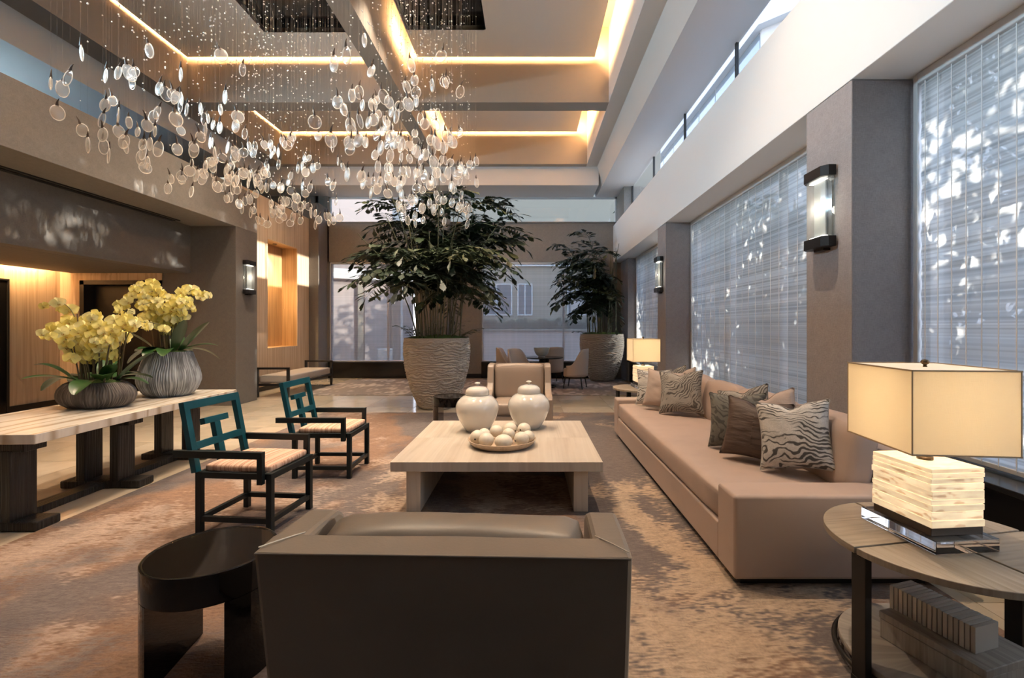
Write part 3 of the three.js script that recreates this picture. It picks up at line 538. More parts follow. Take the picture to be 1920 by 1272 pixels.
    for (let i = 0; i < n; i++) { const c = cl[i % cl.length], v = V3(rr(-1, 1), rr(-1, 1), rr(-1, 1)).normalize().multiplyScalar(c[3] * Math.cbrt(rnd())); o.position.set(c[0] + v.x, c[1] + v.y * .75, c[2] + v.z); o.rotation.set(rr(0, 6), rr(0, 6), rr(0, 6)); o.scale.setScalar(rr(1.1, 2.2)); o.updateMatrix(); m.setMatrixAt(i, o.matrix); }
    m.name = 'foliage'; m.userData.kind = 'stuff'; t.add(m);
  };
  tree(7.0, 4.0, 7.7, 2.7, 'leafy tree close outside the near right window', 14000, 0);
  tree(7.9, 7.2, 7.5, 2.5, 'leafy tree outside the gap between the near and middle right windows', 13000, 1);
  tree(8.6, 15.6, 6.0, 2.6, 'leafy tree outside the middle right window', 8000, 0);
  tree(8.2, 20.5, 6.0, 2.6, 'leafy tree farthest along outside the right windows', 8000, 1);
  tree(6.4, 22.6, 8.5, 2.3, 'added tall leafy tree far off, dimming the view in the farthest right window', 9000, 1);  // added to cover the bright wall beyond this window
  tree(6.4, 11.4, 4.5, 1.9, 'added small leafy tree keeping sun off the farthest right window', 9000, 0);  // added to shade the blind from direct sun
  const hedge = thing('hedge', 'low dark hedge outside the right windows', 'hedge', [5.6, -.2, -6.2]);
  part('hedge_body', bx(-.3, 0, -12, .3, .75, 11, .08), std({ color: lin(.05, .07, .035), roughness: .9 }), hedge);
  { const m = new THREE.InstancedMesh(leafG, tm[0], 7000), o = new THREE.Object3D(); for (let i = 0; i < 7000; i++) { o.position.set(rr(-.36, .36), rr(.05, .85), rr(-12, 11)); o.rotation.set(rr(0, 6), rr(0, 6), rr(0, 6)); o.scale.setScalar(rr(.5, 1)); o.updateMatrix(); m.setMatrixAt(i, o.matrix); } m.name = 'foliage'; m.userData.kind = 'stuff'; hedge.add(m); }
}
// ---------------------------------------------------------------- coffee table and what stands on it
{
  const t = thing('coffee_table', 'large square bleached wood coffee table in the middle of the rug', 'coffee table', [-.262, 0, -4.655]);
  const h = .43, a = .845;
  part('tabletop', bx(-a, h - .078, -a, a, h, a, .004), M.table, t);
  for (const s of [-1, 1]) part('leg_panel', bx(s * (a - .17) - .058, 0.011, -a + .06, s * (a - .17) + .058, h - .078, a - .06, .004), M.table, t);
  part('cross_rail', bx(-.6, h - .17, -.04, .6, h - .079, .04, .003), M.table, t);
  const jar = thing('ginger_jar', 'cream lidded ginger jar on the coffee table, left of the pair', 'jar', [-.542, h + .0008, -4.98]);
  const prof = smoothProfile([[.105, 0], [.118, .004], [.15, .05], [.195, .13], [.222, .215], [.213, .285], [.165, .345], [.118, .368], [.10, .375]], 44);
  part('body', lathe([[0, 0], ...prof, [.098, .372], [.09, .36]], 56), M.ceramic, jar);
  const lid = part('lid', lathe([[.095, .362], [.122, .366], [.125, .376], ...smoothProfile([[.123, .40], [.114, .425], [.085, .448], [.04, .458], [.018, .461]], 18), [0, .461]], 48), M.ceramic, jar);
  part('knob', lathe([[0, .455], [.018, .46], [.012, .470], [.014, .478], [.030, .486], [.031, .492], [.018, .499], [0, .502]], 24), M.ceramic, lid);
  copy(jar, 'cream lidded ginger jar on the coffee table, right of the pair', [-.008, h + .0008, -5.12], .7);
  const tr = thing('round_tray', 'round shallow wooden tray on the coffee table holding cream balls', 'tray', [-.25, h, -4.36]);
  part('dish', lathe([[0, .004], [.24, .003], [.262, .008], [.29, .03], [.305, .058], [.309, .062], [.303, .064], [.294, .058], [.278, .032], [.255, .016], [0, .014]], 64), M.tray, tr);
  const bl = [[-.468, 4.31, 'at the left end, with a dark hole', 1, 0], [-.378, 4.19, 'second from the left in the front row', 0, 0], [-.225, 4.145, 'broad and smooth, front and centre', 0, 0], [-.072, 4.235, 'in the front right, with a dark hole', 1, 0], [-.012, 4.36, 'at the right end', 0, 0], [-.052, 4.50, 'at the back right', 1, .03], [-.185, 4.545, 'in the middle of the back row', 1, .02], [-.315, 4.53, 'left of the middle in the back row', 0, .01], [-.42, 4.44, 'at the back left', 0, 0], [-.19, 4.36, 'in the centre, behind the broad one', 0, .02]];
  const hole = (r) => { const g = new THREE.SphereGeometry(.0085, 12, 8); g.scale(1, 1, .35); g.translate(0, 0, r - .001); return g; };
  bl.forEach(([x, d, l, hl, dy], i) => {
    const r = i === 2 ? .074 : [.066, .067, .07, .066, .058, .064, .066, .06, .06, .058][i];
    const b = thing('decorative_ball', 'cream wooden ball in the round tray, ' + l, 'ball', [x, h + .021 + r * (i === 2 ? .85 : .97) + dy, -d], rr(-.5, .5), 'cream balls in the round tray');
    const g = new THREE.SphereGeometry(r, 28, 20), p = g.attributes.position;
    for (let k = 0; k < p.count; k++) { const s = 1 + .05 * (fbm(p.getX(k) * 14 + i * 5 + 9, p.getY(k) * 14 + p.getZ(k) * 9 + 9, 256, 2) - .5); p.setXYZ(k, p.getX(k) * s * (i === 2 ? 1.08 : 1), p.getY(k) * s * (i === 2 ? .82 : .94), p.getZ(k) * s); }
    g.computeVertexNormals(); part('ball', g, M.ball, b);
    if (hl) part('hole', hole(r).applyMatrix4(new THREE.Matrix4().makeRotationFromEuler(new THREE.Euler(i === 5 ? -.1 : .15, [-.6, 0, 0, -.55, 0, -.45, .45][i] || 0, 0))), M.black, b);
  });
}

// ---------------------------------------------------------------- leather wing armchairs (front faces +z)
function armchair(name, label, mat, pos, turn) {
  const c = thing(name, label, 'armchair', pos, turn), w = .475, st = M.stitch;
  const side = [[-.47, .05]]; // z, y outline of a wing
  const top = new THREE.CatmullRomCurve3([V3(-.45, .93, 0), V3(-.30, .93, 0), V3(-.18, .925, 0), V3(-.135, .895, 0), V3(-.105, .78, 0), V3(-.07, .66, 0), V3(.02, .57, 0), V3(.2, .535, 0), V3(.455, .52, 0)], false, 'catmullrom', .2).getPoints(26).map(p => [p.x, p.y]);
  const outline = [[-.31, .05], [-.452, .925], ...top.slice(1), [.475, .49], [.475, .05]];
  for (const s of [-1, 1]) {
    part('side_wing', prism(outline, 'x', s * w, s * (w - .095), .014), mat, c);
  }
  part('back_panel', prism([[-.335, .05], [-.475, .93], [-.385, .935], [-.22, .05]], 'x', -w + .004, w - .004, .012), mat, c);
  part('back_seam', tube([V3(-w + .01, .926, -.475), V3(0, .928, -.477), V3(w - .01, .926, -.475)], .0035, 20, 5), mat, c);
  part('base', bx(-w + .09, .05, -.3, w - .09, .27, .46, .015), mat, c);
  const sc = puff(.74, .17, .74, .035, .018, 5, 3); sc.translate(0, .352, .10); part('seat_cushion', sc, mat, c);
  const bc = puff(.735, .50, .17, .045, .02, 5, 8); bc.rotateX(-.13); bc.translate(0, .675, -.25); part('back_cushion', bc, mat, c);
  for (const [y, z] of [[.918, -.355], [.905, -.20]]) part('piping', tube([V3(-.335, y - .012, z), V3(-.16, y, z - .002), V3(.16, y, z - .002), V3(.335, y - .012, z)], .004, 24, 6), mat, c);
  part('stitching', tube([V3(-.34, .895, -.33), V3(0, .91, -.325), V3(.34, .895, -.33)], .0022, 30, 4), st, c);
  for (const s of [-1, 1]) part('stitching', tube([V3(s * (w - .012), .9365, -.462), V3(s * (w - .045), .9375, -.42), V3(s * (w - .085), .9365, -.37)], .0018, 10, 4), st, c);
  for (const [x, z] of [[-1, -.33], [1, -.33], [-1, .42], [1, .42]]) part('foot', bx(x * (w - .06) - .025, .008, z - .025, x * (w - .06) + .025, .05, z + .025, .003), M.black, c);
  return c;
}
armchair('leather_armchair', 'grey brown leather armchair seen from behind in the foreground', M.leather, [-.205, .01, -1.655], Math.PI - .03);
armchair('leather_armchair', 'light brown leather armchair facing us beyond the coffee table', M.leatherLight, [-.155, .01, -7.05], 0);

// ---------------------------------------------------------------- round dark drum tables with a slot between two solid legs
function drumTable(label, pos, turn) {
  const t = thing('drum_side_table', label, 'side table', pos, turn), R = .26, h = .50;
  part('top', lathe([[0, h - .13], [R - .004, h - .13], [R, h - .126], [R, h - .004], [R - .004, h], [R - .012, h], [R - .016, h - .004], [0, h - .004]], 72), M.drum, t);
  for (const s of [-1, 1]) { const q = .15, pts = [], a = Math.acos(q / R); for (let i = 0; i <= 24; i++) { const b = -a + 2 * a * i / 24; pts.push([s * (R - .001) * Math.cos(b), (R - .001) * Math.sin(b)]); } part('leg', prism(pts, 'y', .001, h - .13, .002), M.drum, t); }
  return t;
}
M.drum = phy({ color: lin(.006, .0045, .0038), roughness: .03, specularIntensity: .6 });
drumTable('round black drum table beside the foreground armchair reflecting yellow orchids', [-1.413, .01, -2.14], .12);
drumTable('round black drum table half hidden behind the left ginger jar', [-1.13, .01, -6.93], 0);

// ---------------------------------------------------------------- fretwork armchairs (front faces +x)
function fretChair(label, pos, turn) {
  const c = thing('fretwork_armchair', label, 'armchair', pos, turn), m = M.lacquer, D = .29, Z = .275, s = .042;
  for (const [x, z] of [[-1, 1], [1, 1], [1, -1], [-1, -1]]) part('leg', bx(x * (D - s / 2) - s / 2, 0, z * (Z - s / 2) - s / 2, x * (D - s / 2) + s / 2, .445, z * (Z - s / 2) + s / 2, .003), m, c);
  for (const z of [-1, 1]) { part('seat_rail', bx(-D + s, .40, z * (Z - s / 2) - s / 2 + .002, D - s, .444, z * (Z - s / 2) + s / 2 - .002, .003), m, c); part('stretcher', bx(-D + s, .085, z * (Z - s / 2) - .017, D - s, .122, z * (Z - s / 2) + .017, .003), m, c); }
  for (const x of [-1, 1]) { part('seat_rail', bx(x * (D - s / 2) - s / 2 + .002, .40, -Z + s, x * (D - s / 2) + s / 2 - .002, .444, Z - s, .003), m, c); part('stretcher', bx(x * (D - s / 2) - .017, .085, -Z + s, x * (D - s / 2) + .017, .122, Z - s, .003), m, c); }
  const cu = puff(.50, .055, .49, .02, .012, 5, 2, .002); cu.translate(.01, .468, 0); part('seat_cushion', cu, M.seatStripe, c);
  for (const z of [-1, 1]) { // arms stand just outside the seat frame
    const zz = z * (Z + .019);
    part('arm', bx(-.43, .555, zz - .02, .245, .605, zz + .02, .003), m, c);
    part('arm_post', bx(.205, .375, zz - .019, .245, .557, zz + .019, .003), m, c);
  }
  // leaning back: plane through (-.28, .44) tipping back to (-.385, .95)
  const P = (y, o = 0) => -.29 - (y - .44) * .2 + o, th = .042;
  const q = (y0, y1, z0, z1, dz = 0) => { const g = new RoundedBoxGeometry(th, y1 - y0, Math.abs(z1 - z0), 1, .003); muv(g); const mm = new THREE.Matrix4().makeTranslation(0, (y1 - y0) / 2, (z0 + z1) / 2).premultiply(new THREE.Matrix4().makeRotationZ(.197)).premultiply(new THREE.Matrix4().makeTranslation(P(y0) - .0, y0, 0)); return g.applyMatrix4(mm); };
  const bw = .262;
  for (const z of [-1, 1]) part('back_upright', q(.44, .94, z * bw - .025, z * bw + .025), M.teal, c);
  part('back_rail', q(.885, .945, -bw - .024, bw + .024), M.teal, c);
  part('back_rail', q(.595, .648, -bw + .024, bw - .024), M.teal, c);
  part('fret_bar', q(.755, .802, -.125, .125), M.teal, c);
  part('fret_stem', q(.645, .757, -.03, .03), M.teal, c);
  part('splat', q(.44, .597, -.03, .03), M.teal, c);
  return c;
}
const fc = fretChair('teal black fretwork armchair nearest the camera beside the long table', [-2.10, .011, -3.71], -.09);
copy(fc, 'teal black fretwork armchair farther back beside the end of the long table', [-2.045, .011, -4.985], 0);

// ---------------------------------------------------------------- long console table
{
  const t = thing('console_table', 'long stone topped console table on black trestle legs holding the orchids', 'console table', [-4.085, 0, -4.62], .03);
  const L = 1.235, h = .74, w = .54;
  part('tabletop', bx(-w, h - .072, -L, w, h, L, .006), M.stone, t);
  for (const z of [1.02, .065, -.90]) {
    part('foot', bx(-.28, 0.0, z - .095, .44, .07, z + .095, .012), M.blackWood, t);
    part('top_rail', bx(-.30, h - .16, z - .09, .34, h - .074, z + .09, .006), M.blackWood, t);
    for (const x of [-.09, .215]) part('leg', bx(x - .04, .068, z - .1, x + .04, h - .15, z + .1, .006), M.blackWood, t);
  }
  part('stretcher', bx(-.02, .0, -.9, .13, .06, 1.02, .006), M.blackWood, t);
  part('apron', bx(.03, h - .16, -1.1, .09, h - .073, 1.12, .004), M.blackWood, t);
}

// ---------------------------------------------------------------- sofa and cushions
{
  const s = thing('sofa', 'long low tan leather sofa under the right windows', 'sofa', [0, .011, 0]);
  const x0 = 1.165, x1 = 2.38, d0 = 2.73, d1 = 6.62, aw = .25;
  part('base', bx(x0 + .03, .05, -d0 - .05, x1 - .03, .285, -d1 + .05, .012), M.sofa, s);
  part('plinth', bx(x0 + .06, .0, -d0 - .06, x1 - .08, .05, -d1 + .06), M.black, s);
  for (const [a, b] of [[d0, d0 + aw], [d1 - aw, d1]]) part('arm', bx(x0, .048, -a, x1 - .005, .53, -b, .022, false, 4), M.sofa, s);
  const fr = bx(x0 + .004, .05, -d0 - aw - .002, x0 + .08, .285, -d1 + aw + .002, .015); part('front_rail', fr, M.sofa, s);
  part('back', bx(x1 - .20, .05, -d0 - aw + .002, x1, .72, -d1 + aw - .002, .03, false, 4), M.sofa, s);
  const len = d1 - d0 - 2 * aw, seat = puff(.83, .195, len - .008, .035, .012, 5, 4, .003); seat.translate(x0 + .42, .388, -(d0 + d1) / 2); part('seat_cushion', seat, M.sofa, s);
  const n = 4, cw = len / n;
  for (let i = 0; i < n; i++) { const g = puff(.20, .43, cw - .006, .06, .035, 5, i * 7 + 1, .012); g.rotateZ(-.20); g.translate(x1 - .31, .665 + .006 * (i % 2), -d0 - aw - cw * (i + .5)); part('back_cushion', g, M.sofa, s); }
  // scatter cushions: [x, y, d, w, h, t, yaw, lean, roll]
  const cush = (label, mat, x, d, w, h, t, yaw, lean, roll, sd, y = .515) => {
    x -= .05;
    const c = thing('scatter_cushion', label, 'cushion', [x, y, -d], 0, 'scatter cushions on the sofa');
    const g = pillow(w, h, t, 22, .014, sd); g.rotateZ(roll); g.computeBoundingBox(); const lift = -g.boundingBox.min.y; g.translate(0, lift, 0); g.rotateX(-lean); g.rotateY(yaw);
    part('cover', g, mat, c);
    const pts = [], q = 10; for (let k = 0; k < 4 * q; k++) { const v = (k % q) / q * 2 - 1, e = 1 - .11 * (1 - v * v); const [a, b] = [[v, -e], [e, v], [-v, e], [-e, -v]][Math.floor(k / q)]; pts.push(V3(a * w / 2, b * h / 2 - (b > 0 ? .10 * h * Math.exp(-(a * a) / .06) * b * b : 0), 0)); } pts.push(pts[0].clone());
    const e = tube(pts, .0035, 120, 5); e.rotateZ(roll); e.translate(0, lift, 0); e.rotateX(-lean); e.rotateY(yaw); part('piping', e, mat, c);
  };
  // near group
  cush('pale zebra striped cushion at the near end of the sofa', M.pillZebra, 1.80, 3.20, .46, .47, .22, -.66, .30, .14, 1);
  cush('plain dark brown velvet cushion beside the pale zebra cushion', M.pillBrown, 1.68, 3.50, .46, .45, .21, -.70, .30, -.06, 2);
  cush('dark grey green patterned cushion behind the brown velvet one', M.pillMarble, 1.68, 3.83, .45, .45, .20, -.72, .28, .08, 3);
  cush('plain beige cushion half hidden behind the brown velvet one', M.pillBeige, 1.87, 3.66, .42, .43, .12, -.72, .28, .28, 4, .53);
  cush('feather patterned cushion peeping out behind the dark grey green one', M.pillFeather, 1.84, 4.02, .42, .43, .12, -.74, .26, .24, 5, .53);
  // far group
  cush('grey brown feather patterned cushion at the front of the far group', M.pillFeather, 1.72, 5.36, .49, .49, .22, -.55, .30, .08, 6);
  cush('plain beige cushion in the far group behind the feather one', M.pillBeige, 1.62, 5.70, .46, .46, .19, -.58, .26, -.08, 7);
  cush('pale striped cushion at the far arm of the sofa', M.pillZebra, 1.58, 6.01, .45, .45, .17, -.6, .24, .05, 8);
  cush('dark patterned cushion whose tip shows behind the far group', M.pillFeather, 1.85, 6.10, .40, .42, .12, -.66, .24, .24, 9, .53);
  cush('small beige cushion whose tip shows behind the far group', M.pillBeige, 1.87, 5.80, .40, .42, .12, -.66, .24, .24, 10, .53);
}

// ---------------------------------------------------------------- two tier lamp tables
function lampTable(label, x, d, turn) {
  const t = thing('lamp_table', label, 'side table', [x, .0105, -d], turn), R = .435, h = .578;
  for (let q = 0; q < 4; q++) { // top in four quarters with dark joints
    const pts = [[.006, .006]], a0 = .0145, a1 = Math.PI / 2 - .0145; for (let i = 0; i <= 18; i++) { const a = a0 + (a1 - a0) * i / 18; pts.push([R * Math.cos(a), R * Math.sin(a)]); }
    const g = prism(pts, 'y', h - .028, h, .003); g.rotateY(q * Math.PI / 2); muv(g, q % 2 === 0); part('top_quarter', g, M.oak, t);
    const lg = bx(-.016, .03, -.034, .016, h - .026, .034, .003); lg.translate(R - .03, 0, 0); lg.rotateY(q * Math.PI / 2); part('leg', lg, M.blackMetal, t);
    const cr = bx(0, h - .04, -.012, R - .012, h - .008, .012, .002); cr.rotateY(q * Math.PI / 2); part('rail', cr, M.blackMetal, t);
  }
  part('shelf', lathe([[0, .055], [.37, .055], [.376, .06], [.376, .082], [.372, .086], [0, .086]], 64), M.greyOak, t);
  const rg = new THREE.TorusGeometry(.392, .012, 6, 48); rg.rotateX(Math.PI / 2); rg.translate(0, .044, 0); part('ring', rg, M.blackMetal, t);
  for (let q = 0; q < 4; q++) { const a = q * Math.PI / 2; part('foot', bx(-.02, .0, -.034, .02, .034, .034, .003).translate(R - .03, 0, 0).rotateY(a), M.blackMetal, t); }
  return t;
}
lampTable('round oak topped lamp table in the right foreground, cut by the frame', 1.776, 2.07, .19);
lampTable('round oak topped lamp table at the far end of the sofa', 1.70, 7.27, .3);
function lamp(label, x, d, turn, shadeTurn, I, near) {
  const y = .590, t = thing('table_lamp', label, 'lamp', [x, y, -d], turn);
  part('acrylic_base', bx(-.142, 0, -.19, .142, .055, .19, .004), M.acrylic, t);
  part('plinth', bx(-.118, .055, -.145, .118, .088, .145, .003), M.plinthWood, t);
  const lay = [.03, .036, .026, .022, .034, .028, .022, .02, .018]; let yy = .089; // stacked slabs of glowing stone
  lay.forEach((hh, i) => { const j = () => rr(-.003, .003); part('stone_slab', bx(-.12 + j(), yy, -.15 + j(), .12 + j(), yy + hh, .15 + j(), .003, false, 1), M.alab[i % 4], t); yy += hh + .0006; });
  const top = yy; // about .33
  part('stem', lathe([[0, top], [.03, top], [.03, top + .012], [.008, top + .018], [.008, .74], [0, .74]], 16), M.brass, t);
  const S = new THREE.Group(); S.name = 'lamp_shade'; S.rotation.y = shadeTurn; t.add(S);
  const a = .20, b = .224, y0 = .398, y1 = .740, th = .0015;
  part('shade_side', [bx(-a, y0, -b, -a + th, y1, b), bx(a - th, y0, -b, a, y1, b), bx(-a, y0, -b, a, y1, -b + th), bx(-a, y0, b - th, a, y1, b)], M.shade, S);
  part('diffuser', bx(-a + .004, y1 - .006, -b + .004, a - .004, y1 - .004, b - .004), M.shade, S);
  const e = .003; part('trim', [...[y0, y1 - .006].flatMap(q => [bx(-a - e, q, -b - e, -a + e, q + .006, b + e), bx(a - e, q, -b - e, a + e, q + .006, b + e), bx(-a, q, -b - e, a, q + .006, -b + e), bx(-a, q, b - e, a, q + .006, b + e)]), ...[[-a, -b], [a, -b], [-a, b], [a, b]].map(([p, q]) => bx(p - e * .7, y0, q - e * .7, p + e * .7, y1, q + e * .7))], M.shadeTrim, S);
  part('finial', lathe([[0, y1 - .002], [.006, y1], [.007, y1 + .006], [.014, y1 + .010], [.017, y1 + .018], [.013, y1 + .026], [0, y1 + .030]], 20), M.brass, t);
  const bulb = new THREE.SphereGeometry(.03, 16, 12); bulb.translate(0, .54, 0); part('bulb', bulb, M.bulb, t);
  const o = V3(0, .54, 0).add(V3(x, y, -d)); pLight(new THREE.Color(1, .78, .52), I, o, 2);
  return t;
}
M.plinthWood = std({ color: lin(.05, .033, .022), roughness: .45 });
M.bulb = std({ color: lin(1, 1, 1), emissive: lin(1, .75, .45), emissiveIntensity: 6 });
lamp('large glowing alabaster table lamp with a cream box shade in the right foreground', 1.742, 2.115, .1, -.19, .26, true);
lamp('small looking alabaster table lamp at the far end of the sofa', 1.72, 7.27, .05, -.05, .34);
{ // boxes on the near table's lower shelf
  const y = .0975, b = thing('wooden_box', 'grey wooden box on the lower shelf under the striped box', 'box', [1.79, y, -2.03], .30);
  part('body', bx(-.15, 0, -.20, .15, .085, .20, .004), M.greyOak, b); part('lid', bx(-.153, .087, -.203, .153, .118, .203, .004), M.greyOak, b);
  const c = thing('striped_box', 'small bone inlaid striped box on top of the wooden box', 'box', [1.765, y + .1185, -2.06], .30);
  const n = 17; part('body', bx(-.064, .004, -.164, .064, .10, .164), M.plinthWood, c);
  for (let i = 0; i < n; i++) { const z0 = -.168 + .336 * i / n, z1 = z0 + .336 / n - .0035; part('slat', bx(-.068, 0, z0, .068, .104 + rr(-.001, .001), z1, .0015, false, 1), M.bone[i % 3], c); }
}

// ---------------------------------------------------------------- bench by the timber wall
{
  const t = thing('upholstered_bench', 'long leather bench with black frame ends against the timber wall', 'bench', [-5.50, 0, -11.4]);
  const w = .33, L = 1.12;
  for (const z of [-1, 1]) { const zz = z * L; for (const x of [-1, 1]) part('leg', bx(x * w - .025, 0, zz - .03, x * w + .025, .62, zz + .03, .003), M.lacquerBlack, t); part('arm_rail', bx(-w - .025, .595, zz - .03, w + .025, .64, zz + .03, .003), M.lacquerBlack, t); part('end_rail', bx(-w, .24, zz - .02, w, .29, zz + .02, .003), M.lacquerBlack, t); }
  for (const x of [-1, 1]) part('seat_rail', bx(x * w - .02, .24, -L, x * w + .02, .29, L, .003), M.lacquerBlack, t);
  const g = puff(.64, .17, 2 * L - .07, .03, .01, 5, 3); g.translate(0, .378, 0); part('seat_cushion', g, M.benchLeather, t);
}
// ---------------------------------------------------------------- big textured pots with palms
function potBody(sd) { // tall tapering pot with irregular horizontal ridges
  const prof = smoothProfile([[.30, 0], [.36, .07], [.475, .33], [.57, .66], [.612, .95], [.615, 1.12], [.60, 1.30]], 190), seg = 170, pos = [], uv = [], idx = [];
  const n = prof.length;
  for (let j = 0; j < n; j++) for (let i = 0; i <= seg; i++) {
    const a = i / seg * Math.PI * 2, y = prof[j][1], k = (i % seg) / seg;
    const yy = y * 21 + 2.2 * fbm(k * 10 + sd, y * 3, 10, 3) + 1.4 * noise(k * 40, y * 12, 40);
    const rg = Math.pow(Math.abs(Math.sin(yy * Math.PI)), .6), r = prof[j][0] + (y < .02 ? 0 : (.034 * (rg - .75) + .018 * (noise(k * 70, y * 46 + sd, 70) - .5)) * sstep(1.29, 1.2, y) + (y > .02 && y < 1.285 ? -.004 : 0));
    pos.push(r * Math.cos(a), y, r * Math.sin(a)); uv.push(k * 3.6, y);
  }
  for (let j = 0; j + 1 < n; j++) for (let i = 0; i < seg; i++) { const a = j * (seg + 1) + i, b = a + 1, c = a + seg + 1, d = c + 1; idx.push(a, c, b, b, c, d); }
  const g = new THREE.BufferGeometry(); g.setAttribute('position', new THREE.Float32BufferAttribute(pos, 3)); g.setAttribute('uv', new THREE.Float32BufferAttribute(uv, 2)); g.setIndex(idx); g.computeVertexNormals();
  return g;
}
const ragged = (() => { // fishtail leaflet: wedge with a torn end, in the xz plane along +x, slightly folded
  const mk = (sd, wid) => { const top = [[0, 0], [.18, .035 * wid], [.42, .10 * wid], [.66, .17 * wid], [.80, .20 * wid], [.86, .12 * wid], [.95, .13 * wid], [.93, .05 * wid], [1.06, .02 * wid], [.94, -.04 * wid], [.98, -.12 * wid], [.86, -.10 * wid], [.80, -.19 * wid], [.62, -.15 * wid], [.4, -.09 * wid], [.18, -.035 * wid]];
    const pos = [], idx = [], n = top.length; const f = (x, z) => .06 * Math.abs(z) * 3 - .12 * x * x + .02 * Math.sin(x * 9 + sd);
    for (const [x, z] of [[.3, 0], [.62, 0], ...top]) pos.push(x, f(x, z), z);
    for (let i = 0; i < n; i++) { const a = 2 + i, b = 2 + (i + 1) % n, c = top[i][0] + top[(i + 1) % n][0] > 1.0 ? 1 : 0; idx.push(c, b, a); }
    idx.push(0, 1, 2 + 3, 0, 2 + 13, 1);
    const g = new THREE.BufferGeometry(); g.setAttribute('position', new THREE.Float32BufferAttribute(pos, 3)); g.setAttribute('uv', new THREE.Float32BufferAttribute(pos.flatMap((v, i) => i % 3 === 1 ? [] : [v]), 2)); g.setIndex(idx); g.computeVertexNormals(); return g.toNonIndexed(); };
  return [mk(0, 1), mk(2, .8), mk(4, 1.15), mk(1, .55)];
})();
function frond(base, dir, len, droop, size, npair, end = 1) { // arching stalk with paired leaflets; returns one merged geometry
  const side = dir.clone().cross(V3(0, 1, 0)).normalize(), pts = [];
  for (let i = 0; i <= 6; i++) { const t = i / 6; pts.push(base.clone().addScaledVector(dir, len * t).add(V3(0, -droop * len * t * t, 0)).addScaledVector(side, len * .06 * Math.sin(t * 4 + base.x * 9))); }
  const c = new THREE.CatmullRomCurve3(pts), gs = [taper(pts, .007, .002, 7, 4)];
  const leaf = (t, s, k) => { const p = c.getPointAt(t), tg = c.getTangentAt(t), sd = tg.clone().cross(V3(0, 1, 0)).normalize(), x = tg.clone().multiplyScalar(k).addScaledVector(sd, s).add(V3(0, rr(-.35, .05), 0)).normalize(), y = V3(0, 1, 0).addScaledVector(sd, rr(-.4, .4)).normalize(), z = x.clone().cross(y).normalize(); y.crossVectors(z, x);
    const q = size * rr(.75, 1.2), g = ragged[Math.floor(rnd() * 4)].clone(); g.applyMatrix4(new THREE.Matrix4().makeBasis(x.multiplyScalar(q), y.multiplyScalar(q), z.multiplyScalar(q * rr(.8, 1.15))).setPosition(p)); gs.push(g); };
  for (let i = 0; i < npair; i++) { const t = .22 + .74 * i / npair; leaf(t, 1, rr(.35, .8)); leaf(Math.min(.99, t + .03), -1, rr(.35, .8)); }
  if (end) leaf(.99, .05, 1);
  return mergeGeometries(gs.map(clean));
}
